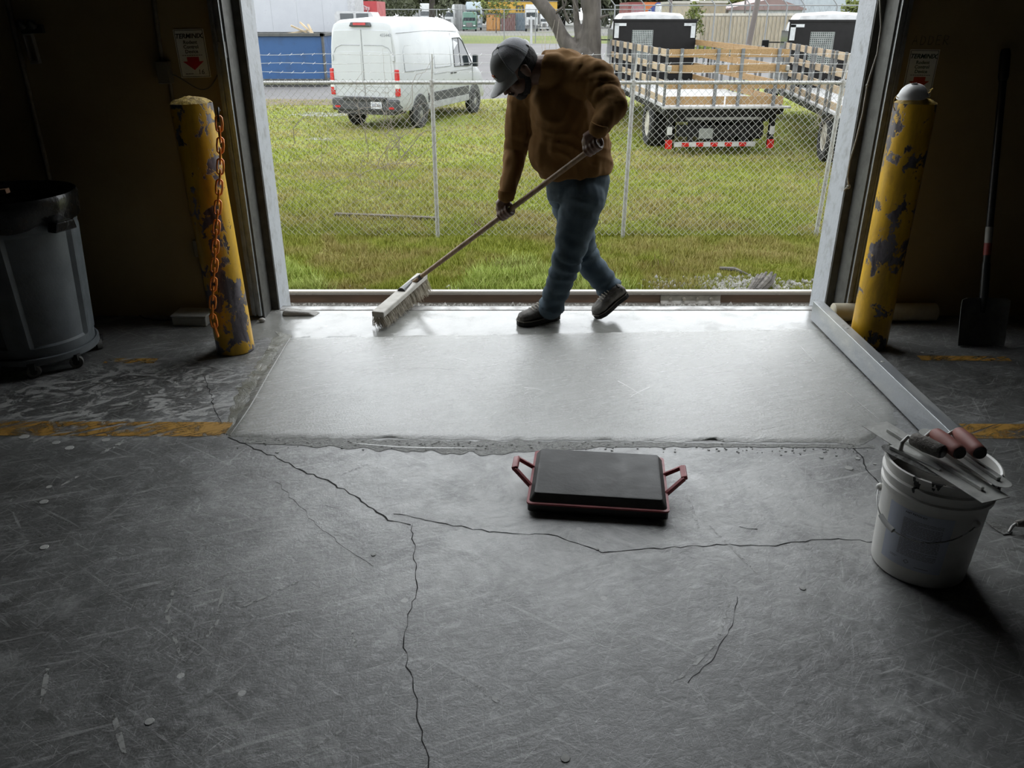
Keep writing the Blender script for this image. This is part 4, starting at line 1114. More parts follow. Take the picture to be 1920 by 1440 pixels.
# ---- boots
def boot(ank, heel, toe, name, up):
    t = MB(); d = (toe - heel); Ln = d.length; d.normalize(); q = Vector((-d.y, d.x, 0)).normalized(); n_ = d.cross(q).normalized()
    if n_.z < 0: n_ = -n_
    b = MB()
    rows = [(0.0, .030, .055), (.08, .038, .088), (.25, .040, .098), (.42, .040, .088), (.6, .046, .072), (.78, .049, .060), (.92, .042, .052), (1.0, .02, .034)]
    rings = []
    for f, hw, ht in rows:
        c = heel + d * Ln * f
        rings.append([c + q * (hw * math.cos(a)) + n_ * (.018 + ht * .5 + ht * .5 * math.sin(a)) for a in [6.2832 * k / 18 for k in range(18)]])
    b.loft(rings)
    b.tube([heel + d * Ln * .24 + n_ * .05, ank + (ank - (heel + d * Ln * .22)).normalized() * -.02, ank + up * .05], [.05, .05, .052], 16)
    o = remesh(b, name, M_boot, person, .006, 3, lambda p, n: .0025 * mnoise.noise(p * 30) + .0012 * mnoise.noise(p * 80))
    so = MB(); poly = [(0, .028), (.1, .036), (.35, .035), (.6, .047), (.8, .05), (.95, .038), (1.02, .012)]
    ring0 = [heel + d * Ln * f + q * w for f, w in poly] + [heel + d * Ln * f - q * w for f, w in reversed(poly)]
    so.loft([[p for p in ring0], [p + n_ * .026 for p in ring0]]).build('sole', M_sole, o, bevel=.003)
    MB().tube([p + n_ * .028 for p in ring0], .0035, 5, closed=True).build('welt', MT('boot_welt', (.2, .18, .15), .8), o)
    MB().tube([heel + d * Ln * .16 + n_ * .1 + q * .046, heel + d * Ln * .12 + n_ * .105, heel + d * Ln * .16 + n_ * .1 - q * .046], .006, 6).build('padded_collar', M_sole, o, smooth=60)
    lc = MB()
    for k in range(5):
        f = .42 + .065 * k; c = heel + d * Ln * f + n_ * (.112 - .0065 * k)
        MB().tube([c - q * .026 - n_ * .006, c, c + q * .026 - n_ * .006], .0035, 5).build('lace', MT('boot_lace', (.3, .27, .22), .8), o)
    return o
hL = at_z(1046, 596, .002); tL = at_z(972, 610, .002)
boot(J['ankL'], hL, tL, 'boot', Vector((.02, 0, .1)).normalized())
tR = at_z(1118, 597, .002); hR = at_y(1176, 553, 4.29)
boot(J['ankR'], hR, tR, 'boot', (J['kneeR'] - J['ankR']).normalized())

# ---- cap
cp = thing  # (cap is clothing: a child of the person)
rings = []; CM = HM @ Matrix.Rotation(R(8), 3, 'Y')
cc_ = hp(-.008, 0, .035)
for i in range(11):
    a = math.pi / 2 * i / 10.2
    ring = []
    for k in range(36):
        b = 6.2832 * k / 36; f = 1 + .05 * max(0, math.cos(b)) * math.sin(a * 2)
        ring.append(cc_ + CM @ Vector((.112 * f * math.cos(a) ** .85 * math.cos(b), .092 * math.cos(a) ** .85 * math.sin(b), .100 * math.sin(a) ** 1.0)))
    rings.append(ring)
cap = MB().loft(rings).build('cap', M_capm, person, smooth=60, label='grey trucker cap with pale curved brim')
fp = MB(); grid = []
for i in range(9):
    a = math.pi / 2 * i / 9.6; ring = []
    for k in range(13):
        b = R(-62) + R(124) * k / 12; f = 1 + .05 * max(0, math.cos(b)) * math.sin(a * 2)
        ring.append(cc_ + CM @ Vector((.1145 * f * math.cos(a) ** .85 * math.cos(b), .0945 * math.cos(a) ** .85 * math.sin(b), .1015 * math.sin(a))))
    grid.append(ring)
V = [p for r_ in grid for p in r_]; F = [(i * 13 + k, i * 13 + k + 1, (i + 1) * 13 + k + 1, (i + 1) * 13 + k) for i in range(8) for k in range(12)]
fp.add(V, F).build('front_panel', M_capd, cap, smooth=60)
bm2 = MB(); top_, bot = [], []
for i in range(6):
    f = i / 5
    for k in range(15):
        b = R(-66) + R(132) * k / 14
        rx = .112 + f * .078 * (math.cos(b) ** .6 if math.cos(b) > 0 else 0); ry = .092 + f * .008
        p = Vector((rx * math.cos(b), ry * math.sin(b), .006 - .012 * f - .022 * math.sin(b) ** 2 * f))
        top_.append(cc_ + CM @ p); bot.append(cc_ + CM @ (p - Vector((0, 0, .005))))
nv = len(top_); F = []
for i in range(5):
    for k in range(14):
        a = i * 15 + k; F.append((a, a + 1, a + 16, a + 15)); F.append((nv + a, nv + a + 15, nv + a + 16, nv + a + 1))
for k in range(14): a = 75 + k; F.append((a, a + 1, nv + a + 1, nv + a))
for i in range(5): a = i * 15; F.append((a, a + 15, nv + a + 15, nv + a)); a += 14; F.append((a + 15, a, nv + a, nv + a + 15))
bm2.add(top_ + bot, F).build('brim', M_brim, cap, smooth=60)
MB().ell(cc_ + CM @ Vector((0, 0, .102)), (.008, .008, .005), CM, 10, 6).build('top_button', M_capd, cap, smooth=60)
ptc = cc_ + CM @ Vector((.116, 0, .036))
MB().box(ptc - CM @ Vector((.006, -.004, -.008)), (.003, .026, .013), CM @ Matrix.Rotation(R(-10), 3, 'Y')).build('orange_emblem', MT('cap_orange', (.5, .13, .05), .7), cap)
MB().box(ptc - CM @ Vector((.004, -.004, .006)), (.003, .038, .007), CM @ Matrix.Rotation(R(-6), 3, 'Y')).build('white_emblem', MT('cap_white', (.6, .6, .6), .7), cap)
for b in (R(-62), R(62), R(-118), R(118)):
    MB().tube([cc_ + CM @ Vector((.1155 * math.cos(a) ** .85 * math.cos(b), .0955 * math.cos(a) ** .85 * math.sin(b), .1025 * math.sin(a))) for a in [math.pi / 2 * i / 10.2 for i in range(11)]], .0018, 5).build('seam', M_brim, cap)
MB().tube([cc_ + CM @ Vector((.1125 * math.cos(R(b)), .0925 * math.sin(R(b)), .008)) for b in range(140, 221, 10)], [(.012, .004)] * 9, 8).build('back_strap', MT('cap_white', (.6, .6, .6), .7), cap, smooth=60)
# ================================================================== the yard outside
def ground_mat(name, cols, scale=1.5, rough=.95, bump=.3):
    m, nt, b, co = new_mat(name)
    a = noise_fac(nt, co, scale, 7, .65, .5); c = noise_fac(nt, co, scale * 7, 6, .7); e = noise_fac(nt, co, scale * .28, 4, .5)
    base = mixc(nt, ramp(nt, a, .38, .64), cols[0], cols[1])
    base = mixc(nt, math_n(nt, 'MULTIPLY', ramp(nt, c, .45, .7), .6), base, cols[2])
    base = mixc(nt, math_n(nt, 'MULTIPLY', ramp(nt, e, .52, .68), .75), base, cols[3])
    nt.links.new(base, b.inputs['Base Color']); b.inputs['Roughness'].default_value = rough; b.inputs['Specular IOR Level'].default_value = .2
    bn = N(nt, 'ShaderNodeBump'); bn.inputs['Strength'].default_value = bump; bn.inputs['Distance'].default_value = .05
    nt.links.new(c, bn.inputs['Height']); nt.links.new(bn.outputs[0], b.inputs['Normal'])
    return m
M_lawn = ground_mat('lawn_soil_and_turf', ((.14, .17, .025), (.185, .195, .045), (.10, .13, .02), (.2, .165, .075)), .9)
M_strip = ground_mat('verge_turf', ((.09, .115, .028), (.115, .13, .036), (.08, .105, .028), (.13, .12, .055)), .3)
M_road = ground_mat('pale_asphalt', ((.115, .112, .112), (.135, .13, .13), (.105, .102, .102), (.145, .14, .14)), .35)
M_lot = ground_mat('gravel_lot', ((.14, .137, .128), (.12, .117, .108), (.115, .112, .102), (.09, .098, .048)), .2)
M_dirt = ground_mat('brown_dirt', ((.12, .1, .075), (.15, .12, .1), (.1, .085, .06), (.14, .12, .09)), .8)
def plane(name, poly, z, mat, label):
    o = MB().prism(poly, z - .02, z).build(name, mat); tag(o, label, kind='structure'); return o
M_bed = ground_mat('ballast_bed', ((.17, .165, .155), (.12, .115, .105), (.22, .215, .2), (.1, .095, .085)), 5)
plane('ground_ballast', [(-40, 4.3), (40, 4.3), (40, 8.0), (-40, 8.0)], GZ, M_bed, 'grey ballast bed under the railway rail')
plane('ground_lawn', [(-40, 8.0), (40, 8.0), (40, 42), (9, 38), (2, 31), (-1, 29.5), (-6, 29), (-40, 29)], GZ, M_lawn, 'green lawn of the yard beyond the rail')
plane('ground_pavement', [(-160, 29), (-6, 29), (-1, 29.5), (2, 31), (9, 38), (40, 42), (160, 42), (160, 87), (-160, 87)], GZ - .001, M_road, 'pale asphalt pavement behind the van')
plane('ground_verge', [(-160, 87), (160, 87), (160, 118), (-160, 118)], GZ - .002, M_strip, 'strip of grass along the far fence')
plane('ground_lot', [(-400, 118), (400, 118), (400, 420), (-400, 420)], GZ - .003, M_lot, 'gravel truck lot in the far background')
dr = plane('ground_dirt', [(-9, 27.2), (-5.5, 27.5), (-4.2, 28.3), (-4.6, 29.3), (-9, 29.6)], GZ + .008, M_dirt, 'brown dirt strip in front of the dumpster')
M_pud = MT('wet_grey_gravel', (.17, .17, .17), .5, 0, (.09, .1, .05), 3, .4, .55)
for pl in ([(-6.6, 24.6), (-5.4, 24.2), (-4.6, 24.5), (-4.9, 25.2), (-6.2, 25.4)], [(-4.9, 19.6), (-4.4, 19.45), (-4.05, 19.6), (-4.3, 19.85), (-4.8, 19.85)]):
    plane('ground_gravel', pl, GZ + .006, M_pud, 'bare grey gravel patch in the lawn')

# ---- grass blades
def grass(seed, n, x0s, y0, y1, h0, h1, wd, name, mat, label, keep=None, px=0):
    r = np.random.default_rng(seed)
    y = y0 + (y1 - y0) * r.random(n) ** 1.25
    x = (r.random(n) * 2 - 1) * (x0s * y) + .04 * y
    if keep is not None:
        k = keep(x, y, r); x, y = x[k], y[k]; n = len(x)
    h = (h0 + (h1 - h0) * r.random(n)); clump = .6 + .8 * (np.sin(x * 5.1 + np.sin(y * 3.3) * 2) * np.cos(y * 4.7 + np.cos(x * 2.9) * 2) * .5 + .5); h *= clump
    a = r.random(n) * 6.2832; w = wd * (.6 + .8 * r.random(n)); le = h * (.25 + .6 * r.random(n)); b = r.random(n) * 6.2832
    V = np.empty((n, 3, 3), np.float32)
    V[:, 0] = np.stack([x - w * np.cos(a), y - w * np.sin(a), np.full(n, GZ - .005)], 1)
    V[:, 1] = np.stack([x + w * np.cos(a), y + w * np.sin(a), np.full(n, GZ - .005)], 1)
    V[:, 2] = np.stack([x + le * np.cos(b), y + le * np.sin(b), GZ + h], 1)
    o = np_mesh(name, V.reshape(-1, 3), np.arange(3 * n).reshape(-1, 3), mat)
    return tag(o, label, 'grass', kind='stuff')
def grass_mat(name, g1, g2, dry):
    m, nt, b, co = new_mat(name)
    a = noise_fac(nt, co, .9, 7, .65, .5); c = noise_fac(nt, co, 26, 3, .6); e = noise_fac(nt, co, .32, 4, .5)
    base = mixc(nt, ramp(nt, c, .35, .65), g1, g2)
    base = mixc(nt, math_n(nt, 'MULTIPLY', ramp(nt, a, .46, .6), .8), base, dry)
    base = mixc(nt, math_n(nt, 'MULTIPLY', ramp(nt, e, .52, .66), .5), base, dry)
    nt.links.new(base, b.inputs['Base Color']); b.inputs['Roughness'].default_value = .6; b.inputs['Specular IOR Level'].default_value = .25
    b.inputs['Subsurface Weight'].default_value = 0
    return m
M_grass = grass_mat('grass_blades', (.155, .19, .018), (.26, .275, .045), (.27, .22, .085))
M_weed = grass_mat('weed_blades', (.2, .28, .04), (.36, .41, .12), (.28, .31, .1))
grass(1, 120000, .52, 8.15, 10.6, .035, .085, .006, 'grass', M_grass, 'short green grass between rail and chain link fence')
grass(2, 120000, .50, 10.5, 16, .03, .08, .009, 'grass', M_grass, 'short green grass just behind the chain link fence')
grass(3, 90000, .50, 15.5, 29, .025, .07, .015, 'grass', M_grass, 'short yellowish grass around van and stake truck', keep=lambda x, y, r: ~((x > -4.1) & (x < -1.2) & (y > 21.2) & (y < 24.5) & (r.random(len(x)) < .6)))
grass(4, 34000, .48, 8.1, 9.3, .08, .17, .007, 'tall_weeds', M_weed, 'pale green feathery weeds along the rail', keep=lambda x, y, r: (np.sin(x * 2.1 + 1) + np.sin(x * .9) * .7 + (x < .3) * .9 - (x > 1.5) * 1.6 - (y - 8.1) * 1.2) > -.1 + r.random(len(x)) * .5)

# ---- rail, ballast
M_rust = MT('rusty_rail_web', (.1, .072, .058), .6, .3, (.15, .1, .08), 9, stretch=(.2, 1, 1))
M_head = MT('polished_rail_head', (.36, .35, .34), .3, .7, (.25, .23, .21), 5, stretch=(.1, 1, 1))
M_foot = MT('grey_rail_foot', (.17, .165, .155), .55, .4, (.12, .105, .09), 8)
RY = 7.76
rail = thing('rail', 'rusty steel railway rail running across behind the threshold', 'rail', (0, RY, GZ))
def rprof(poly, name, m):
    return MB().prism(poly, -14, 14, Matrix.Translation((0, RY, GZ)) @ Matrix(((0, 0, 1, 0), (1, 0, 0, 0), (0, 1, 0, 0), (0, 0, 0, 1)))).build(name, m, rail)
rprof([(-.07, 0), (.07, 0), (.07, .012), (.02, .03), (-.02, .03), (-.07, .012)], 'rail_foot', M_foot)
rprof([(-.011, .026), (.011, .026), (.009, .07), (.011, .125), (-.011, .125), (-.009, .07)], 'rail_web', M_rust)
rprof([(-.034, .12), (.034, .12), (.036, .145), (.028, .156), (-.028, .156), (-.036, .145)], 'rail_head', M_head)
fp0 = at_y(1238, 570, RY - .03).x; fp1 = at_y(1350, 570, RY - .03).x
M_jb = MT('joint_bar_steel', (.24, .235, .225), .5, .3, (.17, .16, .15), 10)
jb = MB().prism([(-.055, .012), (-.052, .028), (-.026, .055), (-.022, .105), (-.035, .12), (-.011, .118), (-.011, .03)], fp0, fp1, Matrix.Translation((0, RY, GZ)) @ Matrix(((0, 0, 1, 0), (1, 0, 0, 0), (0, 1, 0, 0), (0, 0, 0, 1)))).build('joint_bar', M_jb, rail, bevel=.003)
for k in range(4):
    x = fp0 + (fp1 - fp0) * (.16 + .225 * k)
    MB().cyl((x, RY - .02, GZ + .078), (x, RY - .052 - .012 * (k % 2), GZ + .078), .017 if k % 2 else .013, n=6).build('bolt', MT('bolt_steel', (.3, .28, .25), .5, .5), jb, smooth=30)
for u in (860, 1090, 1195, 1300, 1395, 700, 620, 1462):
    x = at_y(u, 573, RY - .09).x
    MB().box((x, RY - .085, GZ + .014), (.03, .03, .03)).build('rail_spike', M_foot, rail, bevel=.004)
for u in (1020, 820, 1310, 640, 1480):
    x = at_y(u, 575, RY).x
    MB().bb(x - .11, x + .11, RY - .17, RY + .17, GZ - .01, GZ + .006).build('tie_plate', M_foot, rail)
rs = np.random.default_rng(9)
def stones(n, fx, fy, smin, smax, name, mat, label):
    base = np.array([(1, 0, 0), (-1, 0, 0), (0, 1, 0), (0, -1, 0), (0, 0, 1), (0, 0, -1)], np.float32)
    tri = np.array([(0, 2, 4), (2, 1, 4), (1, 3, 4), (3, 0, 4), (2, 0, 5), (1, 2, 5), (3, 1, 5), (0, 3, 5)])
    x = fx(n); y = fy(n); s = smin + (smax - smin) * rs.random(n) ** 2
    V = base[None] * (s[:, None, None] * (.6 + .7 * rs.random((n, 6, 1)))) + (rs.random((n, 6, 3)) - .5) * s[:, None, None] * .6
    V += np.stack([x, y, GZ + s * .45], 1)[:, None]
    F = tri[None] + (np.arange(n) * 6)[:, None, None]
    return tag(np_mesh(name, V.reshape(-1, 3), F.reshape(-1, 3), mat), label, 'gravel', kind='stuff')
M_ball = MT('ballast_stone', (.28, .275, .26), .85, 0, (.13, .125, .115), 7, .35, .65)
stones(5200, lambda n: rs.random(n) * 9 - 4, lambda n: RY - .19 + rs.random(n) * .15, .012, .03, 'ballast', M_ball, 'grey ballast stones on the near side of the rail')
stones(4200, lambda n: rs.random(n) * 9 - 4, lambda n: RY + .05 + np.abs(rs.normal(0, .16, n)), .014, .034, 'ballast', M_ball, 'grey ballast stones on the far side of the rail')
stones(1500, lambda n: 2.4 + rs.normal(0, .45, n), lambda n: 8.35 + rs.normal(0, .14, n), .014, .04, 'stone_pile', M_ball, 'loose pile of pale stones in the grass by right jamb')
M_log = MT('grey_driftwood', (.11, .1, .09), .85, 0, (.055, .05, .045), 8, .4, .6, .8, 30, stretch=(1, 1, 5))
lg0 = at_z(1422, 545, GZ + .05); lg1 = at_z(1440, 515, GZ + .16)
lw = thing('rotten_log', 'split grey rotten log on the stone pile', 'log', (lg0.x, lg0.y, GZ))
for k in range(5):
    o_ = Vector((.035 * (k - 2), .02 * ((k * 7) % 3), .01 * ((k * 5) % 4)))
    MB().tube([lg0 + o_ - Vector((.05, .02, .02)), lg0.lerp(lg1, .5) + o_ * 1.3, lg1 + o_ * .8 + Vector((.02 * k - .05, 0, 0))], [.03, .035, .014], 6).build('splinter', M_log, lw)
s0 = at_z(1350, 503, GZ + .03); s1 = at_z(1405, 516, GZ + .03)
tag(MB().tube([s0, s0.lerp(s1, .5) + Vector((0, 0, .03)), s1], [.02, .025, .012], 6).build('stick', M_log, org=s0), 'dark broken stick in the grass left of rotten log', 'stick')
p0 = at_z(628, 402, GZ + .03); p1 = at_z(818, 410, GZ + .03)
tag(MB().bar(p0, p1, .09, .05, (0, 1, 0)).build('timber_plank', MT('dark_timber', (.05, .04, .03), .9, 0, (.09, .075, .06), 12), org=p0, bevel=.006), 'weathered timber plank lying in the grass behind the fence', 'plank')
for u, v in ((930, 505), (1240, 500), (880, 425), (1120, 470), (700, 440)):
    c = at_z(u, v, GZ); mb = MB(); r_ = random.Random(u)
    for k in range(26):
        a = r_.uniform(0, 6.28); q = c + Vector((r_.gauss(0, .09), r_.gauss(0, .07), 0))
        mb.tube([q, q + Vector((.05 * math.cos(a), .05 * math.sin(a), r_.uniform(.03, .12)))], [.007, .002], 3)
    o = mb.build('dead_weeds', MT('dead_weed', (.16, .11, .06), .9), org=c); tag(o, {930: 'dry brown weed tuft left of the worker on the rail side', 1240: 'dry brown weed tuft right of the worker near the rail', 880: 'dry brown weed tuft left of the worker under the fence', 1120: 'dry brown weed tuft just right of the jeans', 700: 'dry brown weed tuft in front of the timber plank'}[u], 'weeds', kind='stuff')

# ---- chain-link fence
FY = 10.45; FT = at_y(960, 155, FY).z; FX0, FX1 = -6.2, 6.6
M_fen = MT('galvanised_fence', (.42, .43, .43), .45, .2, (.33, .335, .335), 15)
fence = thing('chain_link_fence', 'galvanised chain link fence with barbed wire across the yard', 'fence', (0, FY, GZ))
MB().cyl((FX0, FY, FT), (FX1, FY, FT), .021, n=10).build('top_rail', M_fen, fence, smooth=50)
posts = [(-.985, -.985), (1.47, 1.49), (4.03, 4.06), (-3.5, -3.5)]
for xb, xt in posts:
    mb = MB().cyl((xb, FY + .01, GZ - .02), (xt, FY + .01, FT + .02), .027, n=12)
    pt_ = mb.build('post', M_fen, fence, smooth=50)
    MB().tube([(xt, FY + .01, FT), (xt + .015, FY, FT + .16), (xt + .02, FY - .02, FT + .33)], [.014, .012, .009], 8).build('barb_arm', M_fen, pt_, smooth=50)
    MB().cyl((xt, FY + .01, FT - .04), (xt, FY + .01, FT + .03), .034, n=12).build('loop_cap', M_fen, pt_, smooth=50)
for z in (.12, .22, .32):
    mb = MB(); n = 60
    mb.tube([(FX0 + (FX1 - FX0) * k / n, FY - .01, FT + z + .008 * math.sin(k * 1.1 + z * 40)) for k in range(n + 1)], .0028, 4)
    for k in range(95):
        x = FX0 + .135 * k + .02; zz = FT + z
        mb.tube([(x - .012, FY - .03, zz - .01), (x + .012, FY + .01, zz + .014)], .0022, 3)
    mb.build('barbed_wire', M_fen, fence)['kind'] = 'stuff'
def chain_mesh():
    p = .088; r = .0034; zt = FT + .045; zb = GZ + .03; V = []; F = []
    nz = int((zt - zb) / (p / 2)); nx = int((FX1 - FX0) / (p / 2)); b = 0
    off = np.array([(r, 0, 0), (-r * .5, r * .87, 0), (-r * .5, -r * .87, 0)])
    for i in range(nx):
        x = FX0 + i * p / 2
        pts = []
        for j in range(nz + 1):
            s = ((i + j) % 2)
            pts.append((x + s * p / 2, FY - .024 + (.005 if s else -.005), zt - j * p / 2))
        for j, q in enumerate(pts):
            for o_ in off: V.append((q[0] + o_[0], q[1] + o_[1], q[2]))
        for j in range(len(pts) - 1):
            for k in range(3):
                a = b + j * 3 + k; c = b + j * 3 + (k + 1) % 3; F.append((a, c, c + 3, a + 3))
        b += len(pts) * 3
    V = np.array(V); V -= np.array((0, FY, GZ))
    o = np_mesh('woven_mesh', V, F, M_fen); o.parent = fence; o['kind'] = 'stuff'
chain_mesh()
M_vine = MT('dead_vine', (.2, .175, .15), .9, 0, (.3, .27, .24), 20)
def vine(name, cx, zt, spread, n, label, seed, down=.9, up=.4):
    r_ = random.Random(seed); mb = MB()
    for k in range(n):
        x = cx + r_.gauss(0, spread * .35); z = GZ + r_.uniform(.5, 1.5); p = Vector((x, FY - .04, z)); pts = [p.copy()]
        d = Vector((r_.uniform(-1, 1), 0, r_.uniform(.2, 1.2))).normalized()
        for j in range(9):
            d = (d + Vector((r_.gauss(0, .35), r_.gauss(0, .12), r_.gauss(0, .3) - (.12 if p.z > FT + up * .5 else 0)))).normalized()
            p = p + d * spread * .22
            if p.z > FT + up: p.z = FT + up
            p.y = FY - .04 + max(-.1, min(.06, p.y - FY)); pts.append(p.copy())
        rr = r_.uniform(.0025, .0055); mb.tube(pts, [rr * (1 - .08 * j) for j in range(10)], 4)
    o = mb.build(name, M_vine, org=(cx, FY, GZ)); tag(o, label, 'vine', kind='stuff')
vine('dead_vine', -1.55, FT, .55, 38, 'tangled bare vine climbing the fence in front of the van', 4)
vine('dead_vine', -2.5, FT, .45, 7, 'few bare vine stems arching over fence in front of the dumpster', 8)
vine('dead_vine', 3.9, FT, .4, 12, 'thin bare vine on the fence by the second stake truck', 15, up=.3)

# ---- forked tree
M_bark = MT('grey_bark', (.036, .031, .026), .95, 0, (.075, .066, .058), 5, .4, .65, 1.0, 16, stretch=(1, 1, .25), detail=8)
TY = 24.0
tb = at_y(1096, 150, TY); tree = thing('forked_tree', 'thick forked tree trunk behind the worker', 'tree', (tb.x, TY, GZ))
mb = MB()
def tp(u, v, dy=0): return at_y(u, v, TY + dy)
mb.tube([Vector((tb.x, TY, GZ - .1)), Vector((tb.x, TY, GZ + .3)), tp(1096, 120), tp(1094, 105), tp(1092, 90)], [.78, .58, .5, .47, .34], 18)
mb.tube([tp(1098, 165), tp(1102, 100), tp(1109, 55), tp(1110, 25), tp(1107, 0), tp(1110, -40), tp(1112, -80), tp(1100, -150)], [.3, .36, .28, .26, .28, .3, .26, .2], 16)
mb.tube([tp(1076, 100), tp(1056, 72, .1), tp(1042, 45, .15), tp(1031, 26, .2), tp(1012, 4, .3), tp(985, -25, .4), tp(950, -70, .5), tp(930, -130, .6)], [.26, .2, .19, .19, .17, .15, .13, .09], 14)
mb.tube([tp(1088, 75), tp(1082, 45, .2), tp(1080, 10, .3), tp(1078, -20, .4), tp(1070, -60, .5)], [.14, .1, .08, .07, .06], 12)
remesh(mb, 'trunk', M_bark, tree, .035, 2, lambda p, n: .03 * mnoise.noise(Vector((p.x * 4, p.y * 4, p.z * 1.2))) + .012 * mnoise.noise(Vector((p.x * 13, p.y * 13, p.z * 4))))
for k, (a, c, d_) in enumerate([((1042, 24), (1060, 10), (1068, -30)), ((1066, 40), (1058, 20), (1052, -15)), ((1082, 20), (1074, 0), (1070, -30)), ((1126, 34), (1134, 30), (1142, 28))]):
    MB().tube([tp(*a, -.3), tp(*c, -.4), tp(*d_, -.4)], [.045, .03, .015], 6).build('branch', M_bark, tree, smooth=60)
rs_ = random.Random(21)
for k, (bx_, lab) in enumerate(((1035, 'bare sapling twigs in front of the forked tree'), (1008, 'bare sapling twig left of the forked tree'))):
    c = at_y(bx_ + 10, 150, 22.5 - k * 1.2); c.z = GZ; mb = MB()
    for j in range(6 if k == 0 else 3):
        a = rs_.uniform(-.6, .2); pts = [c + Vector((0, 0, .2))]; p = pts[0].copy(); dd = Vector((a, 0, 1)).normalized()
        for i in range(8):
            dd = (dd + Vector((rs_.gauss(-.03, .12), rs_.gauss(0, .1), 0))).normalized(); p = p + dd * .3; pts.append(p.copy())
        mb.tube(pts, [.016 * (1 - i / 10) for i in range(9)], 5)
    tag(mb.build('sapling', M_vine, org=c), lab, 'sapling', kind='stuff')
# ================================================================== vehicles
M_tire = MT('tyre_rubber', (.018, .018, .018), .8)
M_rim = MT('steel_rim', (.3, .3, .3), .4, .6)
M_vwhite = MT('white_car_paint', (.36, .375, .39), .25, 0, (.34, .355, .37), 2, rvar=.04)
M_vdark = MT('dark_trim_plastic', (.035, .037, .04), .55)
M_glass = MT('dark_glass', (.02, .026, .03), .08, 0, (.03, .036, .04), 2, rvar=.02)
M_seam = MT('panel_gap', (.22, .23, .24), .5)
M_tail = MT('red_lens', (.42, .012, .012), .25)
M_lens = MT('clear_lens', (.5, .5, .5), .2)
M_plate = MT('licence_plate', (.5, .51, .52), .4, 0, (.3, .3, .36), 60)
def wheel(name, c, r, wd, parent, side=1, rimmat=None, rr=.62):
    c = Vector(c); ax = Vector((side, 0, 0)); fr = frame(ax, (0, 0, 1))
    w = MB().lathe([(r * .6, -wd / 2), (r * .93, -wd / 2), (r, -wd * .34), (r, wd * .34), (r * .93, wd / 2), (r * rr, wd / 2), (r * rr, wd * .2)], 28, c, fr).build(name, M_tire, parent, smooth=35)
    MB().lathe([(r * rr, wd * .42), (r * rr * .9, wd * .46), (r * rr * .82, wd * .2), (r * .3, wd * .26), (r * .26, wd * .44), (r * .12, wd * .46)], 24, c, fr).build('rim', rimmat or M_rim, w, smooth=35)
    return w

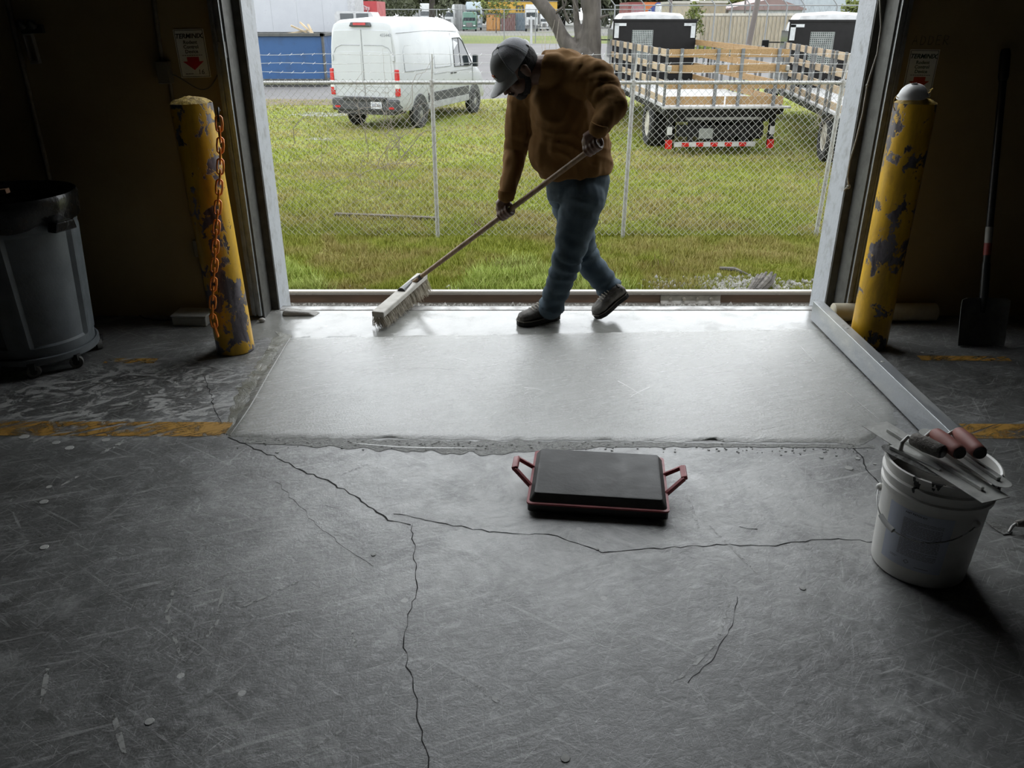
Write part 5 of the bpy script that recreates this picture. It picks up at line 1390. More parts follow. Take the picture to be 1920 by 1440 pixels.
def build_van():
    t = thing('cargo_van', 'white high roof cargo van parked on the grass', 'van')
    st = [(0.0, .62, 2.50, .975, .86), (.03, .56, 2.60, .995, .88), (.25, .5, 2.67, 1.01, .90), (1.5, .46, 2.72, 1.02, .905), (3.2, .46, 2.70, 1.02, .90), (3.8, .46, 2.60, 1.02, .89), (4.15, .46, 2.43, 1.02, .88), (4.5, .46, 2.12, 1.015, .87), (4.9, .46, 1.72, 1.01, .89), (5.15, .46, 1.47, 1.0, .93), (5.6, .42, 1.26, .98, .88), (5.85, .4, 1.08, .93, .82), (5.95, .42, .9, .86, .78)]
    rings = []
    for y, z0, z1, w, wr in st:
        mid = min(1.35, z1 - .3)
        half = [(w * .5, z0), (w * .95, z0), (w, z0 + .12), (w, z0 + (mid - z0) * .6), (w, mid), (w - (w - wr) * .45, mid + (z1 - mid) * .55), (wr, z1 - .2 * min(1, (z1 - mid) / .9)), (wr - .06, z1 - .06), (wr - .17, z1 - .01), (wr * .4, z1 + .015)]
        ring = [Vector((x, y, z)) for x, z in half] + [Vector((-x, y, z)) for x, z in reversed(half)]
        rings.append(ring)
    MB().loft(rings).build('body', M_vwhite, t, smooth=42)
    def side_x(z): return 1.026 if z < 1.35 else 1.026 - (z - 1.35) / (2.5 - 1.35) * .115
    def side_strip(pts, w, name, mat, par):
        MB().tube([(side_x(z), y, z) for y, z in pts], w, 4).build(name, mat, par)
    # side window + door seams on the kerb side (and the same on the other)
    for s in (1, -1):
        poly = [(3.42, 1.42), (4.62, 1.40), (4.66, 1.50), (4.12, 2.08), (3.95, 2.17), (3.46, 2.17)]
        V = [(s * (side_x(z) + .004), y, z) for y, z in poly] + [(s * (side_x(z) - .02), y, z) for y, z in poly]
        n = len(poly)
        wd = MB().add(V, [tuple(range(n)), tuple(range(2 * n - 1, n - 1, -1))] + [(i, (i + 1) % n, n + (i + 1) % n, n + i) for i in range(n)]).build('side_window', M_glass, t)
        MB().tube([(s * (side_x(z) + .004), y, z) for y, z in poly + poly[:1]], .016, 4).build('window_seal', M_vdark, wd)
        MB().tube([(s * (side_x(z) + .005), y, z) for y, z in ((3.86, 1.41), (3.86, 2.16))], .014, 4).build('divider', M_vdark, wd)
        for seam in ([(3.32, .6), (3.32, 2.3)], [(4.75, .8), (4.75, 1.42)], [(2.0, .62), (2.0, 2.36)], [(.12, 2.36), (2.0, 2.39), (3.9, 2.34), (4.3, 2.0)], [(2.05, 1.3), (4.75, 1.3)]):
            MB().tube([(s * (side_x(z) - .0005), y, z) for y, z in seam], .007, 4).build('panel_seam', M_seam, t)
        for y0, y1 in ((.35, 1.85), (2.12, 3.2)):
            c = [(y0, 1.45), (y1, 1.45), (y1, 1.95), (y1 - .12, 2.06), (y0 + .12, 2.06), (y0, 1.95)]
            MB().tube([(s * (side_x(z) + .0), y, z) for y, z in c + c[:1]], .012, 4).build('panel_outline', MT('panel_crease', (.24, .25, .265), .3), t)
        MB().bb(s * .98, s * 1.035, 1.62, 4.42, .60, .84).build('lower_cladding', M_vdark, t, bevel=.01)
        MB().bb(s * .98, s * 1.03, 1.62, 4.42, .42, .60).build('rocker_panel', MT('silver_rocker', (.3, .31, .32), .4), t, bevel=.01)
        for y in (3.44, 3.2): MB().bb(s * 1.025, s * 1.045, y - .07, y + .07, 1.24, 1.28).build('door_handle', M_vdark, t, bevel=.008)
        mr = MB().box((s * 1.17, 4.62, 1.53), (.16, .12, .34)).build('mirror', M_vdark, t, bevel=.03)
        MB().bar((s * 1.0, 4.64, 1.44), (s * 1.12, 4.63, 1.46), .06, .05).build('mirror_arm', M_vdark, mr)
        MB().box((s * 1.17, 4.556, 1.53), (.13, .006, .28)).build('mirror_glass', M_glass, mr)
        for y in (1.12, 4.87):
            MB().lathe([(.335, -.03), (.43, -.03), (.45, 0), (.43, .018), (.36, .018)], 28, (s * 1.018, y, .42), frame((s, 0, 0), (0, 0, 1)), True).build('wheel_arch', M_vdark, t, smooth=40)
            wheel('wheel', (s * .945, y, .355), .355, .215, t, s)
    # rear doors, bumper, lights
    for s in (1, -1):
        d = MB().prism([(s * .008, .84), (s * .90, .84), (s * .905, 1.4), (s * .85, 2.28), (s * .78, 2.42), (s * .008, 2.44)][::1 if s > 0 else -1], 0, .022, Matrix(((1, 0, 0, 0), (0, 0, -1, 0), (0, 1, 0, 0), (0, 0, 0, 1)))).build('rear_door', M_vwhite, t, bevel=.012)
        MB().prism([(s * .05, 1.10), (s * .80, 1.10), (s * .83, 1.25), (s * .80, 1.86), (s * .76, 1.92), (s * .05, 1.94)][::1 if s > 0 else -1], .02, .03, Matrix(((1, 0, 0, 0), (0, 0, -1, 0), (0, 1, 0, 0), (0, 0, 0, 1)))).build('door_panel', M_vwhite, d, bevel=.008)
        MB().tube([(s * x, -.024, z) for x, z in ((.06, 2.08), (.6, 2.08), (.76, 2.02), (.84, 1.9))], .010, 4).build('door_crease', MT('panel_crease', (.24, .25, .265), .3), d)
        MB().box((s * .89, -.03, 1.78), (.05, .04, .13)).build('hinge', M_vwhite, d, bevel=.008)
        MB().box((s * .89, -.03, 1.05), (.05, .04, .12)).build('hinge', M_vwhite, d, bevel=.008)
        tl = MB().box((s * .955, .0, 1.20), (.13, .09, .64), None, (.75, 1)).build('tail_light', M_tail, t, bevel=.015)
        MB().box((s * .957, -.004, 1.15), (.118, .095, .17)).build('reverse_lens', M_lens, tl, bevel=.01)
        MB().box((s * .80, -.12, .60), (.15, .02, .05)).build('reflector', M_tail, t)
    MB().bb(-.01, .01, -.024, .0, .84, 2.44).build('door_gap', M_seam, t)
    MB().bb(-.99, .99, -.10, .2, .50, .80).build('bumper', M_vdark, t, bevel=.04)
    MB().bb(-.62, .62, -.14, .02, .76, .83).build('bumper_step', M_blk, t, bevel=.01)
    MB().bb(-.85, .85, -.05, .6, .42, .52).build('under_tray', M_blk, t)
    hm = MB().box((0, -.02, 2.56), (.62, .12, .10), None, (.85, .8)).build('brake_light_housing', M_vdark, t, bevel=.02)
    MB().box((0, -.072, 2.57), (.36, .02, .055)).build('brake_light', M_tail, hm)
    pl = MB().box((.36, -.115, .66), (.32, .012, .17)).build('licence_plate', M_plate, t)
    B = Matrix.Rotation(R(90), 4, 'X')
    pm = MB()
    for k, x in enumerate((.25, .29, .33, .40, .44, .48)): pm.bb(x - .013, x + .013, -.1225, -.1205, .62, .69)
    pm.build('plate_characters', MT('plate_grey', (.16, .17, .2), .5), pl)['kind'] = 'stuff'
    text('455440', 'fleet_number', MT('grey_lettering', (.13, .14, .16), .5), t, Matrix.Translation((.70, -.024, 2.31)) @ B, .105)
    MB().bb(.48, .68, -.028, -.022, .955, .985).build('badge', M_rim, t)
    return t
van = build_van()
a = at_z(785, 240, GZ); c = at_z(888, 212, GZ); hd_ = (c - a).normalized()
ang = math.atan2(-hd_.x, hd_.y)
rt = Vector((hd_.y, -hd_.x, 0))
# the right rear wheel stands on a; local right rear wheel is (1.03, 1.12)
van.scale = (.95, .965, .965)
van.location = a - rt * .955 - hd_ * .94
van.rotation_euler = (0, 0, ang)

# ---- stake bed trucks
M_pine = MT('new_pine_board', (.29, .185, .085), .65, 0, (.22, .135, .055), 5, .4, .65, .15, 30, stretch=(8, 1, 6))
M_pale = MT('weathered_pale_board', (.34, .26, .17), .7, 0, (.27, .205, .135), 5, .4, .65, .15, 30, stretch=(6, 1, 6))
M_stake = MT('grey_steel_stake', (.17, .18, .19), .45, .4)
M_deck = MT('pale_deck_boards', (.36, .36, .36), .55, 0, (.3, .3, .3), 9, stretch=(8, .5, 1))
M_tblk = MT('truck_black', (.006, .006, .0065), .5, spec=.22)
M_cabw = MT('truck_white', (.36, .365, .37), .3)
DW, DLEN, DZ = 1.22, 7.0, 1.0
def stake_truck(label):
    t = thing('stake_truck', label, 'truck', group='stake bed trucks')
    for k in range(10):                                        # deck boards run lengthwise
        x0 = -DW + k * 2 * DW / 10
        MB().bb(x0 + .004, x0 + .24, 0, DLEN, DZ - .04, DZ).build('deck_board', M_deck, t)
    MB().bb(-DW, DW, -.01, DLEN, DZ - .16, DZ - .04).build('deck_frame', M_tblk, t)
    MB().bb(-DW - .08, DW + .1, -.14, .01, DZ - .035, DZ + .005).build('rear_sill', MT('alu_sill', (.38, .38, .38), .4, .5), t, bevel=.005)
    rows = (.03, .33, .63, .92)
    mb_len = DLEN / 4
    for s in (-1, 1):
        for p in range(4):
            y0 = .06 + p * mb_len; y1 = y0 + mb_len - .05
            for r_ in rows:
                z = DZ + r_
                MB().bb(s * (DW - .055), s * (DW - .03), y0, y1, z, z + .135).build('side_board', M_pale if s < 0 else M_pine, t)
            for k in range(3):
                y = y0 + .12 + k * (mb_len - .3) / 2
                MB().bb(s * (DW - .03), s * (DW + .015), y - .025, y + .025, DZ - .1, DZ + 1.07).build('side_stake', M_stake, t)
    for p in range(2):
        x0 = -DW + .02 + p * (DW); x1 = x0 + DW - .04
        for r_ in rows:
            z = DZ + r_
            MB().bb(x0, x1, .03, .055, z, z + .15 if r_ > .1 else z + .16).build('rear_board', M_pine, t)
        for f in (.2, .82):
            x = x0 + (x1 - x0) * f
            MB().bb(x - .03, x + .03, -.015, .03, DZ - .02, DZ + 1.08).build('rear_stake', M_stake, t)
    for s in (-1, 1): MB().box((s * (DW - .03), .02, DZ + .72), (.07, .09, .1)).build('latch', MT('galv_latch', (.42, .42, .4), .4, .6), t, bevel=.01)
    # headboard with two mesh windows
    H = DZ + 1.52
    hb = MB()
    for x0, x1, z0, z1 in ((-1.15, -.62, DZ, H), (.62, 1.15, DZ, H), (-.04, .04, DZ, H), (-.62, -.04, DZ, DZ + .52), (.04, .62, DZ, H), (-.62, -.04, DZ + 1.3, H)):
        hb.bb(x0, x1, DLEN - .05, DLEN, z0, z1)
    hd = hb.build('headboard', M_tblk, t)
    MB().bb(-1.18, 1.18, DLEN - .07, DLEN + .05, H, H + .05).build('headboard_cap', M_tblk, hd)
    for s in (-1, 1):
        MB().bb(s * 1.0, s * 1.12, DLEN - .075, DLEN - .05, H - .42, H - .06).build('reflective_corner', MT('pale_tape', (.4, .42, .43), .4), hd)
        MB().bb(s * .8, s * 1.12, DLEN - .075, DLEN - .05, H - .12, H - .05).build('reflective_corner', MATS['pale_tape'], hd)
    w = MB(); 
    for k in range(13):
        x = -.62 + .048 * k; w.bb(x - .008, x + .008, DLEN - .04, DLEN - .02, DZ + .5, DZ + 1.32)
    for k in range(17):
        z = DZ + .52 + .048 * k; w.bb(-.63, -.03, DLEN - .04, DLEN - .02, z - .008, z + .008)
    o = w.build('window_grille', MT('grille_grey', (.3, .33, .32), .5), hd); o['kind'] = 'stuff'
    MB().bb(-.6, -.06, DLEN + .02, DLEN + .03, DZ + .54, DZ + 1.28).build('rear_glass', MT('greenish_glass', (.10, .14, .13), .1), hd)
    # cab ahead of the headboard
    cr = []
    for y, z1, w_ in ((DLEN + .25, 2.55, .98), (DLEN + .3, 2.68, 1.0), (DLEN + .8, 2.74, 1.02), (DLEN + 1.4, 2.68, 1.0), (DLEN + 1.75, 2.5, .98), (DLEN + 2.3, 1.72, .98), (DLEN + 3.2, 1.55, .95), (DLEN + 3.4, 1.3, .9)):
        cr.append([Vector((x, y, z)) for x, z in ((-w_, .75), (w_, .75), (w_, 1.5 if z1 > 1.8 else z1 - .25), (w_ - .06, z1 - .22), (w_ - .16, z1 - .03), (0, z1 + .02), (-w_ + .16, z1 - .03), (-w_ + .06, z1 - .22), (-w_, 1.5 if z1 > 1.8 else z1 - .25))])
    cab = MB().loft(cr).build('cab', M_cabw, t, smooth=40)
    for s in (-1, 1):
        MB().bb(s * .99, s * 1.01, DLEN + .5, DLEN + 1.7, 1.55, 2.3).build('cab_window', M_glass, cab)
        m_ = MB().box((s * 1.36, DLEN + 1.95, 1.85), (.18, .1, .42)).build('mirror', M_tblk, cab, bevel=.02)
        MB().bar((s * .98, DLEN + 1.9, 2.0), (s * 1.3, DLEN + 1.95, 2.0), .03, .03).build('mirror_arm', M_tblk, m_)
    # chassis, wheels, lights, under-ride bar
    for s in (-1, 1):
        MB().bb(s * .36, s * .46, .2, DLEN + 3.0, .62, .84).build('chassis_rail', M_tblk, t)
        wheel('rear_wheel', (s * .95, 1.75, .48), .48, .5, t, s, MT('cream_wheel', (.42, .40, .35), .5))
        wheel('front_wheel', (s * 1.0, DLEN + 2.2, .46), .46, .27, t, s, MATS['cream_wheel'])
        MB().bb(s * .72, s * 1.2, 1.02, 1.04, .22, .84).build('mud_flap', M_tblk, t)
        MB().bb(s * 1.02, s * 1.12, .1, .2, .18, .84).build('rear_leg', M_tblk, t)
        MB().bb(s * 1.0, s * 1.14, .08, .1, .16, .34).build('red_reflector', M_tail, t)
        MB().box((s * 1.07, .09, .52), (.1, .02, .16)).build('white_reflector', M_lens, t)
        for k in range(3):
            MB().box((s * (.44 + .11 * k), .05, .90), (.085, .04, .07)).build('tail_light', M_tail if k < 2 else M_lens, t, bevel=.01)
    MB().bb(-.95, .95, .05, .35, .70, .84).build('rear_crossmember', M_tblk, t)
    MB().bb(-.78, .78, .0, .05, .74, .79).build('step_bar', MT('dull_alu', (.22, .22, .22), .4, .6), t)
    MB().bb(-.9, .9, .12, .24, .40, .62).build('hitch_frame', M_tblk, t)
    MB().bb(-.45, -.16, .1, .12, .36, .56).build('licence_plate', MT('dim_plate', (.2, .21, .2), .5), t)
    ur = MB().bb(-.95, .75, .08, .16, .2, .29).build('under_ride_bar', MT('white_bar', (.42, .42, .41), .5), t)
    for k in range(5):
        x = -.72 + k * .3; MB().bb(x - .075, x + .075, .074, .08, .205, .285).build('red_stripe', M_tail, ur)
    for s in (-.62, .52): MB().bar((s, .14, .28), (s, .2, .7), .1, .06).build('bar_bracket', M_tblk, ur)
    MB().bb(-.3, .3, .25, 1.3, .3, .62).build('fuel_tank', M_tblk, t)
    return t
tk = stake_truck('stake bed truck with new pine boards, rear facing the doorway')
rl_ = at_y(1243, 200, 17.0); rr_c = at_y(1483, 200, 17.0)
cx_ = (rl_.x + rr_c.x) / 2
tk.location = (cx_ - .03, 17.05, GZ); tk.rotation_euler = (0, 0, R(3.2))
tk2 = copy_tree(tk)
tk2['label'] = 'second stake bed truck, partly hidden by the right jamb'
tk2.location = (7.15, 14.6, GZ); tk2.rotation_euler = (0, 0, R(-7.0))

# ---- roll-off dumpster with scrap wood
M_blue = MT('blue_dumpster_paint', (.007, .05, .145), .55, 0, (.012, .04, .1), 3, .5, .8, .2, 20)
M_dkrail = MT('dark_dumpster_rail', (.05, .052, .05), .6)
dc = at_z(606, 160, GZ); DX1 = at_y(607, 110, 34.6).x; DX0 = DX1 - 6.4
du = thing('roll_off_dumpster', 'blue roll-off dumpster loaded with scrap wood', 'dumpster', (DX1 - 3, 34.5, GZ))
TZ = at_y(600, 62, 34.6).z
def dbox(x0, x1, y0, y1, z0, z1, n, m): return MB().bb(x0, x1, y0, y1, z0, z1).build(n, m, du, bevel=.01)
dbox(DX0, DX1, 34.6, 34.66, GZ + .3, TZ - .1, 'front_wall', M_blue); dbox(DX0, DX1, 36.9, 36.96, GZ + .3, TZ - .1, 'back_wall', M_blue)
dbox(DX1 - .06, DX1, 34.6, 36.96, GZ + .3, TZ - .1, 'end_wall', M_blue); dbox(DX0, DX0 + .06, 34.6, 36.96, GZ + .3, TZ - .1, 'end_wall', M_blue)
dbox(DX0, DX1, 34.6, 36.96, GZ + .25, GZ + .32, 'bottom', M_dkrail)
dbox(DX0 - .05, DX1 + .1, 34.5, 34.68, TZ - .12, TZ, 'top_rail', M_dkrail); dbox(DX0 - .05, DX1 + .1, 36.88, 37.05, TZ - .12, TZ, 'top_rail', M_dkrail); dbox(DX1 - .06, DX1 + .1, 34.5, 37.05, TZ - .12, TZ, 'top_rail', M_dkrail)
dbox(DX1 - .02, DX1 + .06, 34.55, 34.7, GZ + .1, TZ - .1, 'corner_post', M_dkrail)
for yy in (35.0, 36.5): dbox(DX0 - .3, DX1 + .25, yy - .1, yy + .1, GZ, GZ + .26, 'skid', M_dkrail)
M_scrap = MT('raw_pallet_wood', (.38, .30, .19), .7)
for k, (u, v, ln, an, tz) in enumerate([(568, 58, 1.0, 25, 20), (578, 56, .9, 40, -18), (560, 60, 1.1, -8, 8), (585, 60, .7, 60, -25)]):
    c_ = at_y(u, v, 35.4)
    tag(MB().box(c_, (ln, .12, .06), Matrix.Rotation(R(an), 3, 'Y') @ Matrix.Rotation(R(tz), 3, 'Z')).build('pallet_board', M_scrap, org=c_, bevel=.004),
        ['upper left raw board sticking out of the blue dumpster', 'steep raw board sticking out of the blue dumpster', 'low flat raw board on the blue dumpster rim', 'short raw board end at the right of the dumpster'][k], 'board', 'scrap boards in the dumpster')

# ---- white box truck behind the dumpster and its neighbour cab
BY = 42.0
bx1 = at_y(668, 40, BY).x; zb = at_y(640, 76, BY).z
bt = thing('box_truck', 'large white box truck behind the blue dumpster', 'truck', (bx1 - 3, BY, GZ))
for k in range(9):
    x1 = bx1 - .35 - k * 1.22
    MB().bb(x1 - 1.215, x1, BY, BY + .03, zb, zb + 2.75).build('side_panel', MT('box_panel', (.31, .32, .34), .35, 0, (.295, .305, .325), 2), bt)
MB().bb(bx1 - 11.4, bx1 - .02, BY + .02, BY + 2.5, zb + .01, zb + 2.78).build('box', MT('box_white', (.33, .335, .345), .35), bt)
MB().bb(bx1 - .35, bx1, BY - .02, BY + .04, zb - .02, zb + 2.8).build('corner_post', MT('box_white', (.33, .335, .345), .35), bt)
MB().bb(bx1 - 11.4, bx1, BY - .02, BY + .06, zb - .12, zb).build('bottom_rail', MT('alu_rail', (.36, .36, .36), .4), bt)
MB().bb(bx1 - 11.2, bx1 - .1, BY + .3, BY + 2.2, zb - .45, zb - .12).build('chassis', M_tblk, bt)
for x in (bx1 - .9, bx1 - 9.5): wheel('wheel', (x, BY + .25, GZ + .5), .5, .3, bt, 1).rotation_euler = (0, 0, 0)
def cab_over(name, label, x0, x1, y, z0, z1, mat, hood=True):
    t = thing(name, label, 'truck', ((x0 + x1) / 2, y, GZ))
    w = x1 - x0; h = z1 - z0
    rings = []
    for yy, k, zz in ((0, 1, 1), (.35, 1, 1), (.9, .98, .9), (1.3, .96, .55), (2.0, .94, .5), (2.2, .88, .4)):
        hw = w / 2 * k; cx = (x0 + x1) / 2; zt = z0 + h * zz
        rings.append([Vector((cx + a_ * hw, y - yy, z)) for a_, z in ((-1, z0), (1, z0), (1, z0 + (zt - z0) * .6), (.92, zt - .1), (.75, zt), (-.75, zt), (-.92, zt - .1), (-1, z0 + (zt - z0) * .6))])
    MB().loft(rings[::-1]).build('cab', mat, t, smooth=40)
    return t
cz0 = at_y(650, 75, 41).z
t = thing('white_truck_cab', 'white truck cab parked right of the box truck', 'truck', (at_y(665, 50, 38.5).x, 38.5, GZ))
CY_ = 38.5
xa, xb = at_y(629, 50, CY_).x, at_y(705, 50, CY_).x; z0_, z1_ = GZ + .6, at_y(660, 21, CY_).z
MB().loft([[Vector((xa + (xb - xa) * f0, yy, z)) for f0, z in ((0, z0_), (1, z0_), (1, z1_ - .75), (.97, z1_ - .28), (.9, z1_ - .04), (.06, z1_), (0, z1_ - .1))] for yy in (CY_, CY_ + 2)]).build('cab_shell', M_cabw, t, smooth=40)
for u0, u1 in ((638, 662), (668, 690)):
    a_ = at_y(u0, 34, CY_); b_ = at_y(u1, 26, CY_)
    MB().bb(a_.x, b_.x, CY_ - .03, CY_ + .01, a_.z - .1, b_.z + .02).build('cab_window', M_glass, t, bevel=.04)
for x in (xa + .6, xb - .5): wheel('wheel', (x, CY_ + .3, GZ + .5), .5, .3, t, 1)
# ================================================================== far background beyond the pavement
def far_box(name, label, cat, u0, u1, v0, v1, y, dep, mat, ridges=0, rmat=None, trim=None, group=None, to_ground=True):
    a = at_y(u0, v1, y); b = at_y(u1, v0, y); z0 = GZ + .03 if to_ground else a.z
    t = thing(name, label, cat, ((a.x + b.x) / 2, y, GZ), group)
    MB().bb(a.x, b.x, y, y + dep, z0, b.z).build('shell', mat, t)
    n = ridges
    for k in range(n):
        x = a.x + (b.x - a.x) * (k + .5) / n; w = (b.x - a.x) / n * .28
        MB().bb(x - w, x + w, y - .06, y, z0 + .08, b.z - .08).build('rib', rmat or mat, t)
    if trim:
        MB().bb(a.x - .05, b.x + .05, y - .08, y + dep, b.z - .02, b.z + .14).build('top_rail', trim, t)
    return t, a, b
C = lambda n, c, r=.5: MT(n, tuple(x * .72 for x in c), r, 0, tuple(x * .6 for x in c), 1.2)
Mg = C('far_grey_white', (.38, .39, .39)); Mtrim = C('far_trim', (.12, .12, .12))

def semi(label, u0, u1, v0, v1, y, mat, sleeper=True, dark=False, tall=1.0):
    """conventional tractor seen from the front: hood, grille, windscreen, roof fairing"""
    a = at_y(u0, v1, y); b = at_y(u1, v0, y); w = b.x - a.x; cx = (a.x + b.x) / 2; z0 = GZ; h = b.z - GZ
    t = thing('semi_truck', label, 'truck', (cx, y, GZ), 'semi trucks in the far lot')
    P = lambda f, z: (cx + f * w / 2, z0 + z * h)
    def lf(rows, name, m): MB().loft([[Vector((cx + f * w / 2 * k, yy, z0 + z * h)) for f, z in prof] for yy, k, prof in rows]).build(name, m, t, smooth=40)
    box = lambda z0_, z1_, c_=.1: ((-1, z0_), (1, z0_), (1, z1_ - c_), (.86, z1_), (-.86, z1_), (-1, z1_ - c_))
    lf([(y + 3, .95, box(.2, 1)), (y + 1.6, .95, box(.2, 1)), (y + 1.2, .93, box(.2, .9 if sleeper else .98)), (y + .6, .9, box(.2, .68))], 'cab', mat)
    lf([(y + 1.0, .88, box(.2, .56)), (y + .0, .82, box(.2, .50)), (y - .15, .76, box(.22, .42))], 'hood', mat)
    MB().bb(cx - w * .38, cx + w * .38, y + .52, y + .62, z0 + h * .53, z0 + h * .70).build('windscreen', M_glass, t)
    MB().bb(cx - w * .2, cx + w * .2, y - .22, y - .12, z0 + h * .22, z0 + h * .44).build('grille', Mtrim, t)
    MB().bb(cx - w * .48, cx + w * .48, y - .3, y - .05, z0 + h * .10, z0 + h * .2).build('bumper', mat if not dark else Mtrim, t)
    for s in (-1, 1):
        MB().box((cx + s * w * .33, y - .16, z0 + h * .29), (w * .14, .1, h * .06)).build('headlight', M_lens, t)
        MB().box((cx + s * w * .56, y + .5, z0 + h * .58), (w * .08, .1, h * .16)).build('mirror', Mtrim, t)
        wheel('wheel', (cx + s * w * .40, y + .6, z0 + .5), .5, .3, t, s)
    return t
Mgreen = C('far_green_paint', (.05, .14, .1)); Mpaleb = C('far_pale_blue', (.33, .39, .42)); Mfw = C('far_white', (.42, .43, .43))
semi('green semi truck facing the road in the far lot', 866, 894, 22, 57, 150, Mgreen, False)
semi('pale blue semi truck with tall fairing behind the green one', 872, 904, 3, 55, 158, Mpaleb)
semi('white semi truck left of the green semi truck', 828, 852, 8, 50, 154, Mfw)
semi('white semi truck left of the dark tree trunk', 786, 806, 6, 50, 160, Mfw)
semi('silver white semi truck right of the blue container', 984, 1010, 8, 56, 148, Mfw, dark=True)
semi('small white semi truck half hidden by forked tree', 1012, 1030, 26, 54, 156, Mfw)
far_box('semi_trailer', 'pale grey trailer behind the left white semi truck', 'trailer', 748, 790, 8, 52, 166, 12, Mg, 6, C('far_grey_b', (.28, .29, .29)))
far_box('semi_trailer', 'pale trailer attached to white semi left of green truck', 'trailer', 851, 866, 8, 50, 157, 12, Mg, 3, C('far_grey_b', (.28, .29, .29)))
t, a, b = far_box('shipping_container', 'orange shipping container beside the green semi truck', 'container', 912, 937.5, 27, 54, 152, 6, C('far_orange', (.36, .16, .03)), 0, None, Mtrim, 'far containers')
for k in range(2): MB().bb(a.x + (b.x - a.x) * (.05 + .48 * k), a.x + (b.x - a.x) * (.47 + .48 * k), 151.9, 152, GZ + .25, b.z - .15).build('door', C('far_orange2', (.42, .2, .05)), t)
far_box('shipping_container', 'rust brown shipping container right of the orange one', 'container', 940, 966, 26, 54, 152.3, 6, C('far_rust', (.13, .06, .055)), 7, C('far_rust2', (.18, .09, .08)), Mtrim, 'far containers')
far_box('shipping_container', 'blue grey shipping container left of the silver semi', 'container', 967.5, 986, 24, 54, 154, 6, C('far_bluegrey', (.13, .18, .22)), 6, C('far_bluegrey2', (.18, .23, .27)), None, 'far containers')
t, a, b = far_box('semi_trailer', 'yellow freight trailer lettered with a black m', 'trailer', 915, 1045, 3, 24, 165, 3, C('far_yellow', (.48, .28, .02)), 0, None, Mtrim, None, False)
MB().bb(a.x, b.x, 165.2, 167.5, GZ + .9, a.z).build('chassis', Mtrim, t)
for x in (a.x + 2, b.x - 2): wheel('wheel', (x, 165.3, GZ + .5), .5, .4, t, 1)
ml = at_y(975, 15, 164.9)
text('m', 'lettering', M_ink, t, Matrix.Translation((ml.x, 164.88, ml.z + .1)) @ Matrix.Rotation(R(90), 4, 'X'), 2.1, .01, bold=.05)
t, a, b = far_box('red_truck_box', 'red truck box partly hidden by the white cab', 'truck', 664, 706, 2, 40, 60, 4, C('far_red', (.38, .03, .035)), 0)
sw_ = MB()
for k in range(6): sw_.bb(a.x + .15 + k * .17, a.x + .28 + k * .17, 59.95, 60, b.z - .55, b.z - .36)
sw_.build('faded_lettering', C('far_pink', (.5, .25, .26)), t)['kind'] = 'stuff'
MB().tube([(a.x + .1, 59.97, b.z - .25), (a.x + .7, 59.97, b.z - .28), (a.x + 1.05, 59.97, b.z - .42), (a.x + 1.0, 59.97, b.z - .6), (a.x + .9, 59.97, b.z - .75)], .03, 5).build('white_swoosh', C('far_white', (.42, .43, .43)), t)
# right hand group
semi('dull maroon semi truck in front of a red trailer', 1186, 1214, 8, 62, 112, C('far_maroon', (.17, .05, .06)))
far_box('semi_trailer', 'dark red trailer behind the maroon semi truck', 'trailer', 1176, 1212, 4, 50, 122, 10, C('far_dkred', (.2, .04, .035)))
t, a, b = far_box('semi_trailer', 'orange trailer with a blue chevron', 'trailer', 1209, 1285, 4, 33, 118, 3, C('far_orange3', (.5, .13, .02)), 0)
q = at_y(1228, 20, 117.9); mb = MB().prism([(q.x - .9, q.z), (q.x + .2, q.z + 1.0), (q.x + 1.0, q.z + 1.0), (q.x, q.z), (q.x + 1.0, q.z - 1.0), (q.x + .2, q.z - 1.0)], -117.95, -117.88, Matrix(((1, 0, 0, 0), (0, 0, -1, 0), (0, 1, 0, 0), (0, 0, 0, 1))))
mb.build('chevron', C('far_blue', (.03, .06, .25)), t)
semi('white semi truck right of the orange trailer', 1232, 1262, 7, 64, 108, Mfw)
M_tan = C('far_tan', (.36, .31, .22)); M_tan2 = C('far_tan2', (.27, .22, .14)); M_cream = C('far_cream', (.42, .37, .27)); M_cr2 = C('far_cream2', (.36, .31, .22))
def house(name, label, u0, u1, vt, y, dep, wall, roof, win=0, gable=.0, winm=None):
    a = at_y(u0, 60, y); b = at_y(u1, vt, y)
    t = thing(name, label, 'building', ((a.x + b.x) / 2, y, GZ))
    MB().bb(a.x, b.x, y, y + dep, GZ, b.z).build('wall', wall, t)
    cx = (a.x + b.x) / 2
    if gable: MB().prism([(a.x - .3, b.z), (b.x + .3, b.z), (b.x + .3, b.z + .15), (cx + (b.x - a.x) * .1, b.z + gable), (a.x - .3, b.z + .15)], -y - dep, -y + .3, Matrix(((1, 0, 0, 0), (0, 0, -1, 0), (0, 1, 0, 0), (0, 0, 0, 1)))).build('roof', roof, t)
    else: MB().bb(a.x - .15, b.x + .15, y - .15, y + dep, b.z, b.z + .25).build('roof', roof, t)
    for k in range(win):
        x = a.x + (b.x - a.x) * (k + .8) / (win + .6)
        w = MB().bb(x - .25, x + .25, y - .05, y, b.z - 1.7, b.z - .9).build('window', Mtrim, t); MB().bb(x - .2, x + .2, y - .07, y - .05, b.z - 1.65, b.z - .95).build('pane', M_glass, w)
    return t
t = house('storage_building', 'tan metal building with darker side wall', 1262, 1300, 7, 90, 8, M_tan, C('far_tanroof', (.4, .38, .33)))
house('storage_building', 'brown sided tan building with a wall light', 1302, 1362, 6, 90.5, 8, M_tan2, C('far_tanroof', (.4, .38, .33)), 0)
house('white_workshop', 'white workshop with small windows under a brown gable', 1362, 1505, 19, 96, 9, C('far_offwhite', (.42, .43, .43)), C('far_browngable', (.2, .13, .12)), 4, 1.2)
